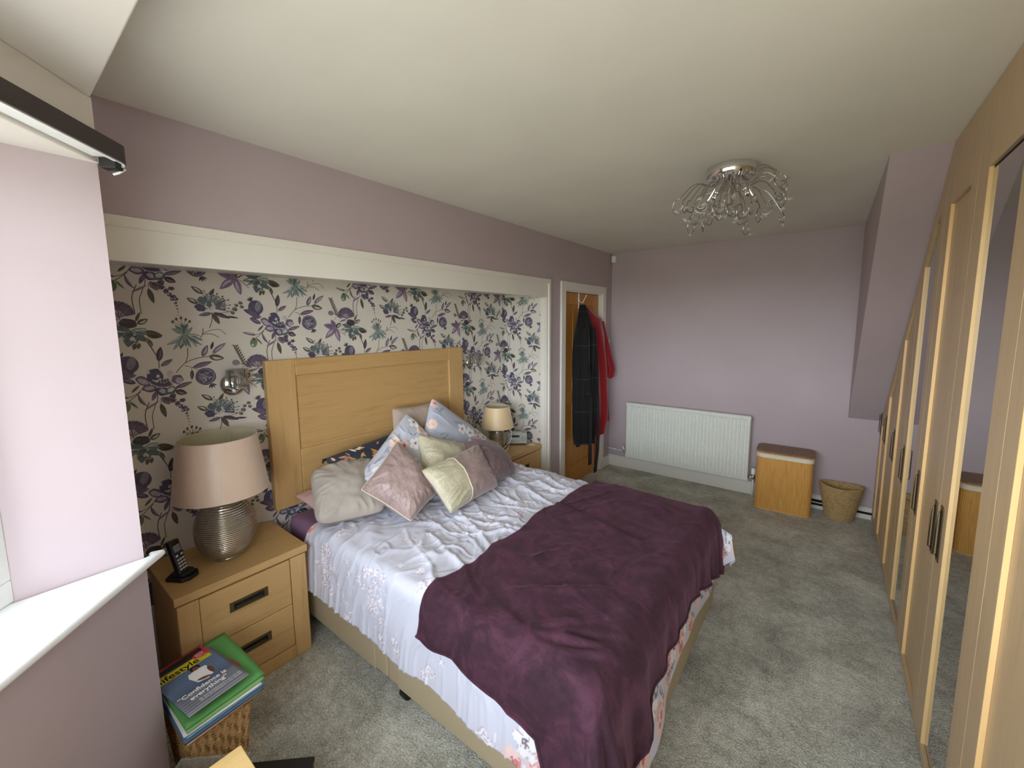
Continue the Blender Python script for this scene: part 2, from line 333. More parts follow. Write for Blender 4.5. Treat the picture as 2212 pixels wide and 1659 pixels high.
    # green bud
    S.append((blob(215, 1000, 52, 66, .3), 'green')); S.append((blob(200, 1030, 20, 18), 'pale')); lf('olive', 240, 940, 190, 950, 40); lf('green', 255, 930, 340, 1030, 26)
    out = []
    for P, c in S: out.append(([(.000368*(x-1080)+1.9e-8*(x-1080)**2, -.000363*(y-710)) for x, y in P], c))
    return out
def clip(P, s0, s1, z0, z1):
    for ax, lim, sg in ((0, s0, 1), (0, s1, -1), (1, z0, 1), (1, z1, -1)):
        o = []
        for i in range(len(P)):
            a, b = P[i], P[(i+1) % len(P)]; da, db = sg*(a[ax]-lim), sg*(b[ax]-lim)
            if da >= 0: o.append(a)
            if (da >= 0) != (db >= 0):
                t = da/(da-db); o.append((a[0]+(b[0]-a[0])*t, a[1]+(b[1]-a[1])*t))
        P = o
        if len(P) < 3: return None
    return P
# ------------------------------------------------------------------ room shell
WX, WB, FY, CZ = -1.968, -2.42, 4.415, 2.40
AR, AZ = 3.052, 1.868           # alcove right side, fascia bottom
DY0, DY1, DZ = 3.372, 4.163, 1.952
BZ = 2.267                      # bay ceiling
XW = .366
struct(MB().add([(-2.9, -1.0, 0), (1.5, -1.0, 0), (1.5, 4.6, 0), (-2.9, 4.6, 0)], [(0, 1, 2, 3)]).box(-2.9, 1.5, -1.0, 4.6, -.1, -.001).build('floor', M['carpet']))
struct(MB().box(-2.9, 1.5, .258, 4.6, CZ, CZ+.1).build('ceiling', M['white_ceiling']))
# left wall around the alcove and the door
mb = MB()
mb.box(-2.9, WX, .258, AR, AZ+.04, CZ)
mb.box(-2.9, WX, AR, DY0, 0, CZ)
mb.box(-2.9, WX, DY0, DY1, DZ, CZ); mb.box(-2.9, -2.04, DY0, DY1, 0, DZ)
mb.box(-2.9, WX, DY1, 4.6, 0, CZ)
struct(mb.build('wall_left', M['lilac']))
struct(MB().box(WX, 1.5, FY, FY+.15, 0, CZ).build('wall_far', M['lilac']))
struct(MB().box(1.0, 1.1, -.9, FY, 0, CZ).build('wall_right', M['lilac']))
# alcove back wall and side return with printed paper (one wall surface with its pattern)
S0, SCN, S1 = .258, AR-.002, AR-.002+.40
mb = MB().box(-2.6, WB, .2, AR, 0, AZ+.04)
ms = MB().box(WB, -2.018, AR-.002, AR, 0, AZ+.04)
mot = wallpaper_motifs()
for i in range(-3, 6):
    for k in range(-5, 3):
        oy = 1.206+.5295*i; oz = 1.658+.523*k-(.2615 if i % 2 else 0)
        for li, (P, c) in enumerate(mot):
            Q = [(a+oy, b+oz) for a, b in P]
            xs = [q[0] for q in Q]; zs = [q[1] for q in Q]
            if max(xs) < S0 or min(xs) > S1 or max(zs) < .35 or min(zs) > AZ+.03: continue
            d = .0004+li*.0000045
            c1 = clip(Q, S0, SCN, .35, AZ+.035)
            if c1: mb.add([(WB+d, a, b) for a, b in c1], [tuple(range(len(c1)))], 1+PK.index(c))
            c1 = clip(Q, SCN, S1, .35, AZ+.012)
            if c1: ms.add([(WB+(a-SCN), SCN-.0002-d, b) for a, b in c1], [tuple(range(len(c1)))], 1+PK.index(c))
struct(mb.build('wall_back', PM, fix=False)); struct(ms.build('wall_alcove_side', PM, fix=False))
struct(MB().box(WB, WX-.02, .258, AR-.002, AZ+.0355, AZ+.0395).build('trim_1', M['gloss_white']))
# fascia, bead, architrave of the alcove
mb = MB().box(WX-.02, WX+.013, .262, AR, AZ, 1.99)
mb.box(WX, WX+.016, .262, 3.118, 1.99, 2.022); mb.box(WX, WX+.016, 3.086, 3.118, 0, 1.99)
mb.box(WX, WX+.019, .262, 3.086, 1.984, 1.99); mb.box(WX, WX+.024, 3.078, 3.086, 0, 1.984); mb.box(WX-.02, WX+.010, AR, 3.078, 0, 1.984)
mb.box(-2.018, WX, AR-.008, AR, 0, AZ+.03)
struct(mb.build('trim_2', M['gloss_white'], bevel=.0015))
# near wall beside the alcove, bay walls
struct(MB().box(-2.9, A_.x, -.5, .255, 0, CZ).build('wall_near', M['lilac']))
def seg_prism(mb, i, z0, z1, m=0, t0=0, t1=WT):
    P, Q, a, b, n = SEG[i]; ext = .0
    d = (Q-P).normalized(); p0 = P+n*t0; q0 = Q+n*t0; p1 = P+n*t1; q1 = Q+n*t1
    if i == 0:
        p1 = Vector((P.x, P.y)) + d*0 + n*t1; k = (P.x-p1.x)/d.x; p1 = p1+d*k      # stop against the pier face
        if t0: k = (P.x-p0.x)/d.x; p0 = p0+d*k
    return mb.prism([tuple(p0), tuple(q0), tuple(q1), tuple(p1)], z0, z1, m)
mb = MB()
for i in range(3): seg_prism(mb, i, 0, ZS-.02)
mb.box(.99, 1.1, -.9, .30, 0, CZ)
struct(mb.build('wall_bay', M['lilac']))
mb = MB()
for i in range(3): seg_prism(mb, i, ZH, BZ)
mb.prism([(A_.x, .257), (A_.x, -.75), (1.0, -.75), (1.0, .257)], BZ, CZ+.1)
struct(mb.build('ceiling_bay', M['white_bay'], bevel=.004))
# upper pier face above the window head is white like the bay ceiling
struct(MB().box(A_.x, A_.x+.0015, -.3, .2575, ZH, BZ).build('trim_3', M['white_bay']))
# window boards
mb = MB()
for i in range(3):
    P, Q, a, b, n = SEG[i]; d = (Q-P).normalized()
    nose = -.032
    p0 = P+n*nose-d*(.045 if i == 0 else -.008); q0 = Q+n*nose-(d*.02 if i < 2 else d*-.05); q1 = Q+n*.20; p1 = P+n*.20
    if i == 0:
        k = (P.x+.002-p1.x)/d.x; p1 = p1+d*k
        mb.prism([tuple(p0), tuple(q0), tuple(q1), tuple(p1), (P.x+.002, P.y-.002), (P.x-.002, P.y+.012), (P.x-.03, P.y+.012)], ZS-.022, ZS)
    else: mb.prism([tuple(p0), tuple(q0), tuple(q1), tuple(p1)], ZS-.022+.0005*i, ZS+.0005*i)
struct(mb.build('trim_4', M['upvc'], bevel=.009, seg=4))
# windows
for i in range(3):
    P, Q, a, b, n = SEG[i]; d = (Q-P).normalized(); t = .192
    p = P+n*t; q2 = Q+n*t
    if i == 0: p = p+d*((P.x-p.x)/d.x)
    L = (q2-p).length; ns = 2 if i != 1 else 2
    fr = MB(); pn = MB(); fw = .06
    def bar(s0, s1, z0, z1, mbx=fr, t0=0, t1=.055):
        c = [p+d*s0+n*t0, p+d*s1+n*t0, p+d*s1+n*t1, p+d*s0+n*t1]; mbx.prism([tuple(x) for x in c], z0, z1)
    bar(0, L, ZS, ZS+fw); bar(0, L, ZH-fw, ZH)
    bar(0, fw, ZS+fw, ZH-fw); bar(L-fw, L, ZS+fw, ZH-fw)
    for k in range(1, ns): bar(L*k/ns-.04, L*k/ns+.04, ZS+fw, ZH-fw)
    fo = struct(fr.build('window_%d' % (i+1), M['upvc'], bevel=.004))
    bar(fw, L-fw, ZS+fw, ZH-fw, pn, .02, .026)
    po = pn.build('pane', M['pane'], fo)
# sloping bulkhead over the far end of the wardrobe
def slope(y): return 2.4-(y-2.646)*(2.4-.835)/(FY-2.646)
struct(MB().prism([(2.646, 2.4), (FY, 2.4), (FY, .835)], .163, XW+.01, axis='x').build('wall_slope', M['lilac']))
struct(MB().prism([(2.66, 2.4), (FY, 2.4), (FY, .84)], XW+.03, .99, axis='x').build('wall_slope_2', M['lilac']))
# skirting boards
mb = MB().box(WX+.001, .19, FY-.016, FY, 0, .112).box(WX+.001, .19, FY-.011, FY, .112, .122)
struct(mb.build('baseboard_far', M['gloss_white'], bevel=.002))
struct(MB().box(.19, XW, FY-.02, FY, 0, .04).box(.19, XW, FY-.02, FY, .06, .10).build('baseboard_far_2', M['gloss_white'], bevel=.002))
struct(MB().box(WX, WX+.016, 4.24, FY-.016, 0, .115).build('baseboard_left', M['gloss_white'], bevel=.002))
# ------------------------------------------------------------------ door
mb = MB()
mb.box(WX, WX+.018, 3.297, 3.375, 0, 2.025).box(WX, WX+.018, 4.160, 4.238, 0, 2.025).box(WX, WX+.018, 3.375, 4.160, 1.950, 2.025)
mb.box(-2.04, WX, 3.372, 3.386, 0, 1.952).box(-2.04, WX, 4.149, 4.163, 0, 1.952).box(-2.04, WX, 3.386, 4.149, 1.938, 1.952)
struct(mb.build('trim_5', M['gloss_white'], bevel=.003))
mb = MB(); x0, x1 = -2.036, -1.998
mb.box(x0, x1-.012, 3.388, 4.147, .005, 1.935)
mb.box(x0, x1, 3.388, 3.50, .005, 1.935).box(x0, x1, 4.035, 4.147, .005, 1.935).box(x0, x1, 3.50, 4.035, 1.82, 1.935).box(x0, x1, 3.50, 4.035, .005, .20).box(x0, x1, 3.50, 4.035, .86, .98)
for k in range(1, 5): mb.box(x0, x1-.008, 3.50+k*.107-.004, 3.50+k*.107+.004, .20, .86).box(x0, x1-.008, 3.50+k*.107-.004, 3.50+k*.107+.004, .98, 1.82)
door = struct(mb.build('door_1', M['door_oak'], bevel=.003))
MB().tube([(-1.99, 4.10, .98), (-1.955, 4.10, .98), (-1.95, 4.09, .98), (-1.95, 3.99, .98)], .008).build('door_handle', M['chrome'], door, smooth=True)
struct(MB().box(-.08, .19, FY-.0165, FY-.0161, .028, .082).box(.19, XW, FY-.018, FY-.002, .04, .06).build('trim_6', M['black']))
struct(MB().box(-.08, .19, FY-.019, FY-.0166, .050, .058).box(-.08, .19, FY-.019, FY-.0166, .0, .026).build('trim_7', M['gloss_white']))
# ------------------------------------------------------------------ wardrobe run: one thing per door unit
DOORS = [(.60, 1.10, 0), (1.10, 1.575, 0), (1.575, 2.155, 1), (2.155, 2.665, 0), (2.665, 3.155, 1), (3.155, 3.60, 0), (3.60, 4.08, 0), (4.08, 4.395, 0)]
WL = ['plain beech wardrobe door unit nearest the bay window, mostly out of frame', 'plain beech wardrobe unit at the right edge, nearer than the large mirror',
      'beech wardrobe unit with the large mirror reflecting the wicker hamper', 'plain beech wardrobe unit between the two mirrored doors',
      'beech wardrobe unit with the narrow-looking mirror, second mirrored one from the window', 'shorter beech wardrobe unit just beyond the second mirror, top cut by slope',
      'beech wardrobe unit with steeply cut top, second from the far wall', 'lowest beech wardrobe unit under the slope, against the far wall']
XB = .95; ZT = 2.225
def top(y): return min(ZT, slope(y)-.03)
def polybox(mb, pts, xa, xb, m=0): return mb.prism(pts, xa, xb, m, axis='x')
for i, (y0, y1, mir) in enumerate(DOORS):
    g = .0015
    t = thing('wardrobe', WL[i], 'wardrobe', (XW, (y0+y1)/2, 0), group='fitted beech wardrobe units')
    L = lambda p: (p[0]-(y0+y1)/2, p[1])
    ky = [y for y in (2.844,) if y0 < y < y1]
    tp = [(y1-g, top(y1-g))]+[(k, top(k)) for k in ky]+[(y0+g, top(y0+g))]
    body = [(y0, 0), (y1, 0)]+[(a, b-.01) for a, b in tp]
    polybox(MB(), [L(q) for q in body], .024, XB-XW).build('body', M['ward'], t)
    # shaker door: back panel, raised frame
    outer = [(y0+g, .03), (y1-g, .03)]+tp
    zi = .062; a, b = y0+(.125 if i == 2 else .09), y1-(.125 if i == 2 else .10)
    ti = lambda y: min(2.125, slope(y)-.125)
    ki = [y for y in (2.849,) if a < y < b]
    inner = [(a, zi), (b, zi), (b, ti(b))]+[(k, ti(k)) for k in ki]+[(a, ti(a))]
    d = MB(); polybox(d, [L(q) for q in outer], .012, .022)
    x0, x1 = 0.0, .012
    d.prism([L(q) for q in ((y0+g, .03), (a, .03), (a, top(a)), (y0+g, top(y0+g)))] if not [k for k in ky if k < a] else [L(q) for q in ((y0+g, .03), (a, .03), (a, top(a)), (ky[0], top(ky[0])), (y0+g, top(y0+g)))], x0, x1, axis='x')
    d.prism([L(q) for q in ((b, .03), (y1-g, .03), (y1-g, top(y1-g)), (b, top(b)))], x0, x1, axis='x')
    d.prism([L(q) for q in ((a, .03), (b, .03), (b, zi), (a, zi))], x0, x1, axis='x')
    d.prism([L(q) for q in [(a, ti(a))]+[(k, ti(k)) for k in ki]+[(b, ti(b)), (b, top(b))]+[(k, top(k)) for k in ky]+[(a, top(a))]], x0, x1, axis='x')
    do = d.build('door', M['ward'], t, bevel=.001, seg=1)
    # far recess edge gets a paler strip, window light painted into its colour
    if mir:
        mm_ = MB(); e_ = .004; polybox(mm_, [L(q) for q in inner], .0112, .0122, 0); bk = mm_.build('mirror_shadow_gap', M['black'], do)  # black sheet paints the shadow gap round the mirror
        e_ = .009; inn = [(a+e_, zi+e_), (b-.004, zi+e_), (b-.004, ti(b)-e_)]+[(k, ti(k)-e_) for k in ki]+[(a+e_, ti(a)-e_)]
        polybox(MB(), [L(q) for q in inn], .0100, .0111).build('mirror', M['mirror'], do)
    MB().box(.0002, .0116, b-.0012-(y0+y1)/2, b+.0001-(y0+y1)/2, zi, ti(b)).build('recess_lit_edge', M['ward_lit_edge'], do)
    for hy in ([y1-.055] if i not in (1, 3) else [[], 0, 0, [y1-.055, y0+.05]][i if i == 3 else 0]):
        zc = .845 if i > 2 else .86; h = MB(); yc = hy-(y0+y1)/2
        h.box(-.003, .001, yc-.021, yc+.021, zc-.105, zc+.105); hh = h.build('handle', M['bronze'], do, bevel=.002)
        MB().box(-.0036, -.0029, yc-.012, yc+.012, zc-.09, zc+.09).build('handle_recess', M['black'], hh)
        MB().tube([(-.003, yc, zc-.085), (-.012, yc, zc-.08), (-.012, yc, zc+.08), (-.003, yc, zc+.085)], .0022, 6).build('handle_bail', M['bronze'], hh, smooth=True)
# filler above the doors, up to the ceiling and cut by the slope
fp = [(.60, ZT+.004), (2.84, ZT+.004), (2.66, 2.385), (2.63, 2.4), (.60, 2.4)]
tag(MB().prism([(.60, ZT+.004), (2.838, ZT+.004), (2.66, 2.384), (2.64, 2.398), (.60, 2.398)], XW+.004, XW+.03, axis='x').build('filler_panel', M['ward'], bevel=.001), 'beech filler panel above the wardrobe doors, running up to the ceiling', 'panel')
# ------------------------------------------------------------------ radiator
RX0, RX1, RZ0, RZ1, RY = -1.72, -.528, .155, .775, 4.30
t = thing('radiator', 'white ribbed panel radiator on the far lilac wall above the skirting', 'radiator', ((RX0+RX1)/2, RY, RZ0))
cx = (RX0+RX1)/2; hw = (RX1-RX0)/2; H = RZ1-RZ0
P = []; nr = 35
xs = [-hw, -hw+.004, -hw+.022]; ds = [.012, 0, 0]
for k in range(nr):
    a = -hw+.025+(2*hw-.05)*k/nr; wd = (2*hw-.05)/nr
    xs += [a, a+wd*.2, a+wd*.38, a+wd*.72, a+wd*.9]; ds += [0, 0, .0095, .0095, 0]
xs += [hw-.022, hw-.004, hw]; ds += [0, 0, .012]
zs = [(0, 0, 0), (.006, 1, 0), (.030, 1, 0), (.048, 1, 1), (H-.048, 1, 1), (H-.030, 1, 0), (H-.006, 1, 0), (H, 0, 0)]
P = [[(x, (0 if 0 < i_ else 0)+ (d*kk if kk or abs(x) > hw-.001 else 0)+(.010 if not k1 else 0), z) for (z, k1, kk) in zs] for i_, (x, d) in enumerate(zip(xs, ds))]
pm = MB().grid(P); pm.box(-hw, hw, .012, .020, .002, H-.002)
pm.build('front_panel', M['radiator'], t, angle=25, smooth=True)
MB().box(-hw+.01, hw-.01, .058, .072, .01, H-.012).build('rear_panel', M['radiator'], t)
gm = MB()
for k in range(96): x = -hw+.02+(2*hw-.04)*k/95; gm.box(x-.0022, x+.0022, .020, .060, H-.020, H-.010)
gm.box(-hw+.012, hw-.012, .02, .026, H-.022, H-.006).box(-hw+.012, hw-.012, .054, .06, H-.022, H-.006)
gm.build('top_grille', M['radiator'], t)
for xa in (-hw, hw-.004): MB().box(xa, xa+.004, .02, .075, .01, H-.01).build('side_panel', M['radiator'], t)
for xa in (-hw+.2, hw-.24): MB().box(xa, xa+.04, .070, .114, .1, H-.1).build('bracket', M['radiator'], t)
v = MB(); v.tube([(-hw-.13, .06, .052), (-hw-.05, .06, .047), (-hw+.01, .045, .047)], .008); v.tube([(-hw-.246, .07, .055), (-hw-.13, .06, .052)], .008)
v.build('pipe', M['upvc'], t, smooth=True)
MB().tube([(-hw-.035, .06, .035), (-hw-.035, .06, .062)], .013).tube([(-hw-.055, .06, .047), (-hw-.005, .05, .047)], .009).build('valve', M['chrome'], t, smooth=True)
MB().tube([(-hw-.035, .06, .062), (-hw-.05, .05, .105)], [.014, .010]).build('valve_cap', M['upvc'], t, smooth=True)
MB().tube([(hw-.01, .045, .035), (hw+.05, .045, .035)], .009).tube([(hw+.04, .045, .015), (hw+.04, .045, .06)], .013).build('valve', M['chrome'], t, smooth=True)
MB().tube([(hw+.04, .045, .06), (hw+.04, .045, .075), (hw+.04, .045, .125)], [.016, .021, .019], 16).build('thermostat_head', M['upvc'], t, smooth=True)
MB().tube([(hw+.04, .045, .015), (hw+.04, .045, -.153)], .008).build('pipe', M['upvc'], t, smooth=True)
MB().tube([(hw-.01, .045, H-.04), (hw+.012, .045, H-.04)], .008).build('bleed_valve', M['chrome'], t, smooth=True)
# ------------------------------------------------------------------ hamper and waste bin
def rrect(hx, hy, r, n=6):
    o = []
    for sx, sy, a0 in ((1, 1, 0), (-1, 1, 90), (-1, -1, 180), (1, -1, 270)):
        for k in range(n+1):
            a = radians(a0+90*k/n); o.append((sx*(hx-r)+r*cos(a), sy*(hy-r)+r*sin(a)))
    return o
q = NM('bamboo_slats', .45); v = q.coords((1, 1, .0)); wv = q.n('ShaderNodeTexWave', wave_type='BANDS', bands_direction='X'); q.l(v, wv.inputs[0]); wv.inputs['Scale'].default_value = 33; wv.inputs['Distortion'].default_value = .3
ns = q.noise(q.coords((60, 60, 3)), 2.2, 4, .6); q.col(q.ramp(ns, [(.3, srgb(210, 146, 66)), (.5, srgb(230, 172, 88)), (.75, srgb(240, 188, 106))])); mxs = q.n('ShaderNodeMix', data_type='RGBA'); mxs.blend_type = 'MULTIPLY'; mxs.inputs[0].default_value = .55; q.l(q.b.inputs['Base Color'].links[0].from_socket, mxs.inputs[6]); q.l(q.ramp(wv.outputs['Fac'], [(.0, (.35, .3, .25, 1)), (.3, (1, 1, 1, 1))]), mxs.inputs[7]); q.l(mxs.outputs[2], q.b.inputs['Base Color']); q.bump(wv.outputs['Fac'], .5, .003); M['bamboo'] = q.mat
q = NM('brown_bamboo_lid', .5); v = q.coords((1, 1, 0)); wv = q.n('ShaderNodeTexWave', wave_type='BANDS', bands_direction='X'); q.l(v, wv.inputs[0]); wv.inputs['Scale'].default_value = 33
ns = q.noise(q.coords((50, 8, 8)), 2.2, 4, .6); q.col(q.ramp(ns, [(.3, srgb(128, 98, 72)), (.7, srgb(158, 124, 94))])); q.bump(wv.outputs['Fac'], .5, .003); M['bamboo_lid'] = q.mat
M['canvas'] = paint('cream_canvas', srgb(232, 228, 206), .8, .3, 400); M['trimw'] = plain('light_bamboo_trim', srgb(214, 172, 112), .5)
t = thing('laundry_hamper', 'bamboo laundry hamper with brown lid and cream band beside the radiator', 'hamper', (-.245, 4.235, 0), radians(2))
rr_ = rrect(.205, .13, .055)
MB().prism(rr_, .012, .475).build('basket_body', M['bamboo'], t, smooth=True, angle=40)
MB().prism([(a*1.012, b*1.015) for a, b in rr_], 0, .013).build('base_rim', M['trimw'], t, bevel=.002)
MB().prism([(a*1.016, b*1.02) for a, b in rr_], .470, .502).build('cloth_band', M['canvas'], t, smooth=True, angle=40)
MB().prism([(a*1.03, b*1.035) for a, b in rr_], .502, .513).build('lid_trim', M['trimw'], t, bevel=.003)
MB().prism([(a*1.03, b*1.035) for a, b in rr_], .513, .528).build('lid', M['bamboo_lid'], t, bevel=.005, seg=3)
MB().box(-.006, -.003, -.1318, -.1300, .05, .11).build('cloth_tag', M['canvas'], t)
q = NM('woven_seagrass', .8); v = q.coords(); w1 = q.n('ShaderNodeTexWave', wave_type='BANDS', bands_direction='Z'); q.l(v, w1.inputs[0]); w1.inputs['Scale'].default_value = 42; w1.inputs['Distortion'].default_value = 2.5; w1.inputs['Detail Scale'].default_value = 8
ns = q.noise(q.coords((1, 1, 2.6)), 48, 4, .7); q.col(q.ramp(ns, [(.3, srgb(168, 136, 86)), (.5, srgb(214, 182, 124)), (.72, srgb(236, 210, 158))])); q.bump(w1.outputs['Fac'], .9, .005); M['seagrass'] = q.mat
t = thing('waste_basket', 'woven seagrass waste basket with pointed oval rim beside the wardrobe', 'basket', (.152, 4.275, 0), radians(4))
def lens(hx, hy, n=48):
    o = []
    for k in range(n):
        a = 2*pi*k/n; o.append((hx*cos(a)*(1 if abs(cos(a)) < .99 else 1), hy*abs(sin(a))**1.25*(1 if sin(a) >= 0 else -1)))
    return o
lv = []
for k in range(15):
    u = k/14; hx = .095+(.148-.095)*u**.9; hy = .075+(.112-.075)*u; wv_ = 0
    lv.append([(x, y, .004+.272*u+.012*(x/hx)**2*u) for x, y in lens(hx, hy)])
inn = [[(x*.93, y*.90, z) for x, y, z in row] for row in lv[::-1]]
rows = lv+inn; n = 48
mb = MB(); vs = [q_ for r in rows for q_ in r]; fs = []
for i in range(len(rows)-1):
    for k in range(n): fs.append((i*n+k, i*n+(k+1) % n, (i+1)*n+(k+1) % n, (i+1)*n+k))
fs.append(tuple(range(n))[::-1]); fs.append(tuple(range((len(rows)-1)*n, len(rows)*n)))
mb.add(vs, fs); mb.build('basket_body', M['seagrass'], t, smooth=True, angle=60)
rim = [(x*.965, y*.95, z+.003) for x, y, z in lv[-1]]; rim += rim[:2]
MB().tube(rim, .0065, 8).build('rim', M['seagrass'], t, smooth=True)
# ------------------------------------------------------------------ bedside cabinets
def cabinet(y0, y1, label, group):
    wd = y1-y0; D = .425; t = thing('bedside_cabinet', label, 'cabinet', (-1.994, (y0+y1)/2, 0), group=group); h = wd/2; TZ = .5606
    MB().box(-D, 0, -h, h, TZ-.035, TZ).build('top', M['oak_y'], t, bevel=.003)
    b = MB(); b.box(-D+.01, -.03, -h+.008, h-.008, .0, TZ-.043); b.box(-.03, -.006, -h+.008, -h+.082, 0, TZ-.043); b.box(-.03, -.006, h-.082, h-.008, 0, TZ-.043)
    b.box(-.03, -.006, -h+.082, h-.082, 0, .065); b.box(-D+.03, -.02, -h+.02, h-.02, TZ-.043, TZ-.034)
    b.build('carcass', M['oak_z'], t, bevel=.003)
    for z0, z1 in ((.068, .282), (.285, .513)):
        d = MB(); d.box(-.029, -.009, -h+.084, h-.084, z0, z1); do = d.build('drawer', M['oak_y'], t, bevel=.004)
        zc = z0+(z1-z0)*.56; k = MB()
        for a in ((-.078, .078, zc+.012, zc+.022), (-.078, .078, zc-.022, zc-.012), (-.078, -.062, zc-.012, zc+.012), (.062, .078, zc-.012, zc+.012)): k.box(-.0095, -.0065, *a)
        ho = k.build('handle', M['bronze'], do)
        MB().box(-.0094, -.0086, -.062, .062, zc-.012, zc+.012).build('handle_recess', M['black'], ho)
        MB().tube([(-.009, -.055, zc-.006), (-.0055, -.052, zc-.006), (-.0055, .052, zc-.006), (-.009, .055, zc-.006)], .002, 6).build('handle_bail', M['bronze'], ho, smooth=True)
    return t
cabinet(.379, .911, 'oak two-drawer bedside cabinet nearest the window, holding the large lamp and phone', 'oak bedside cabinets')
cabinet(2.50, 3.036, 'oak bedside cabinet on the far side of the bed, holding lamp and radio', 'oak bedside cabinets')
# ------------------------------------------------------------------ lamps
q = NM('ribbed_pewter_glaze', .22, .85); q.col(srgb(196, 188, 172)); v = q.coords(); w1 = q.n('ShaderNodeTexWave', wave_type='BANDS', bands_direction='Z'); q.l(v, w1.inputs[0]); w1.inputs['Scale'].default_value = 34; w1.inputs['Distortion'].default_value = 1.2; w1.inputs['Detail'].default_value = 1
q.bump(w1.outputs['Fac'], .8, .004); M['pewter'] = q.mat
def shade_mat(name, c, e):
    q = NM(name, .45, sheen=.5); v = q.coords((90, 90, 2)); n_ = q.noise(v, 2, 3); q.col(q.ramp(n_, [(.3, mul(c, .96)), (.7, mul(c, 1.03))])); q.b.inputs['Transmission Weight'].default_value = 0
    q.b.inputs['Specular IOR Level'].default_value = .6; return q.mat
M['shade1'] = shade_mat('taupe_silk_shade', srgb(206, 182, 158), 0); M['shade2'] = shade_mat('cream_silk_shade', srgb(228, 204, 158), 0); M['shade_in'] = paint('shade_lining', srgb(196, 190, 158), .7)
def lamp(loc, R, hb, rb, r0, r1, z0, z1, label, sm, group):
    t = thing('table_lamp', label, 'lamp', loc, group=group)
    pr = [(R*.50, 0), (R*.52, .008), (R*.50, .014)]
    for k in range(1, 25):
        a = pi*(.16+.76*k/25); zz = .012+hb*(1-cos(a)+(cos(pi*.16)-1))/(1-cos(pi*.92)+(cos(pi*.16)-1)); pr.append((R*max(sin(a), .0)**.85, zz))
    pr += [(R*.20, hb+.014), (R*.17, hb+.02), (R*.2, hb+.026), (R*.15, hb+.03), (R*.12, z0+.02)]
    MB().lathe(pr, n=48).build('base', M['pewter'], t, smooth=True, angle=50)
    MB().lathe([(.012, 0), (.018, .004), (.018, .04), (.012, .045)], (0, 0, z0+.015), 20).build('bulb_holder', M['upvc'], t, smooth=True)
    s = MB(); s.lathe([(r0, z0), (r1, z1)], n=64, close=False); so = s.build('lamp_shade', sm, t, smooth=True)
    MB().lathe([(r0-.0025, z0), (r1-.0025, z1)], n=64, close=False).build('shade_lining', M['shade_in'], so, smooth=True)
    n_ = 64
    for r, z in ((r0-.001, z0), (r1-.001, z1)): MB().tube([(r*cos(2*pi*k/n_), r*sin(2*pi*k/n_), z) for k in range(n_+2)], .0022, 6).build('shade_edge', sm, so, smooth=True)
    sp_ = MB()
    for k in range(3): a = 2*pi*k/3+.4; sp_.tube([(0, 0, z0+.045), ((r1-.004)*cos(a)*.97, (r1-.004)*sin(a)*.97, z1-.02)], .0015, 5)
    sp_.build('shade_frame', M['chrome'], t)
    return t
lamp((-2.205, .640, .5606), .126, .265, .1, .190, .155, .315, .575, 'large taupe-shaded table lamp with ribbed silver ball base, nearest the window', M['shade1'], 'table lamps')
l2 = lamp((-2.235, 2.70, .5606), .078, .165, .06, .142, .108, .195, .375, 'small cream-shaded table lamp on the far bedside cabinet beside the radio', M['shade2'], 'table lamps')
tag(MB().tube([(-2.21, 2.78, .76), (-2.16, 2.80, .70), (-2.15, 2.79, .64), (-2.16, 2.77, .60), (-2.13, 2.71, .575), (-2.11, 2.63, .568), (-2.12, 2.57, .566)], .0035, 6).tube([(-2.2, 2.75, .765), (-2.155, 2.79, .72), (-2.13, 2.765, .675), (-2.125, 2.72, .63), (-2.13, 2.67, .60), (-2.16, 2.62, .567)], .0028, 6).build('lamp_cable', M['upvc'], smooth=True), 'white cable looped round the small far lamp base', 'cable')
# ------------------------------------------------------------------ phone, radio, card
t = thing('cordless_phone', 'black cordless phone standing in its charging cradle on the near cabinet', 'phone', (-2.155, .452, .5606), radians(35))
pr = [(-.045, -.04), (.03, -.045), (.052, -.02), (.055, .02), (.03, .045), (-.045, .04), (-.055, 0)]
MB().prism(pr, 0, .016).prism([(a*.7, b*.75) for a, b in pr], .016, .03).build('cradle', M['blackm'], t, bevel=.004, seg=3)
hs = MB(); Tm = Matrix.Translation((.0, 0, .02)) @ Matrix.Rotation(radians(-14), 4, 'Y')
def tb(mb, x0, x1, y0, y1, z0, z1): 
    k = len(mb.v); mb.box(x0, x1, y0, y1, z0, z1)
    for i in range(k, len(mb.v)): mb.v[i] = tuple(Tm @ Vector(mb.v[i]))
tb(hs, -.012, .012, -.024, .024, 0, .15); ho = hs.build('handset', M['blackp'], t, bevel=.006, seg=3)
sc_ = MB(); tb(sc_, .0122, .0128, -.016, .016, .098, .128); sc_.build('screen', plain('grey_lcd', srgb(120, 120, 122), .2), ho)
kb = MB()
for r in range(4):
    for c in range(3): tb(kb, .0122, .0136, -.017+c*.0125, -.008+c*.0125, .018+r*.014, .0255+r*.014)
for c in (-1, 1): tb(kb, .0122, .0136, c*.012-.005, c*.012+.005, .078, .086)
kb.build('keypad', plain('silver_keys', srgb(205, 205, 202), .35), ho)
M['silverp'] = plain('silver_plastic', srgb(186, 190, 180), .35)
t = thing('clock_radio', 'silver clock radio with rounded ends on the far bedside cabinet', 'radio', (-2.20, 2.895, .5606), radians(38))
MB().prism([(x, y) for x, y in [(-.115, -.028), (-.105, -.034), (.105, -.034), (.115, -.028), (.115, .03), (.105, .035), (-.105, .035), (-.115, .03)]], .012, .105).build('case', M['silverp'], t, bevel=.004)
MB().box(-.10, .10, -.028, .028, 0, .012).build('foot', M['blackm'], t)
MB().box(-.035, .045, -.0352, -.034, .070, .090).build('display', M['blackm'], t)
sg = MB()
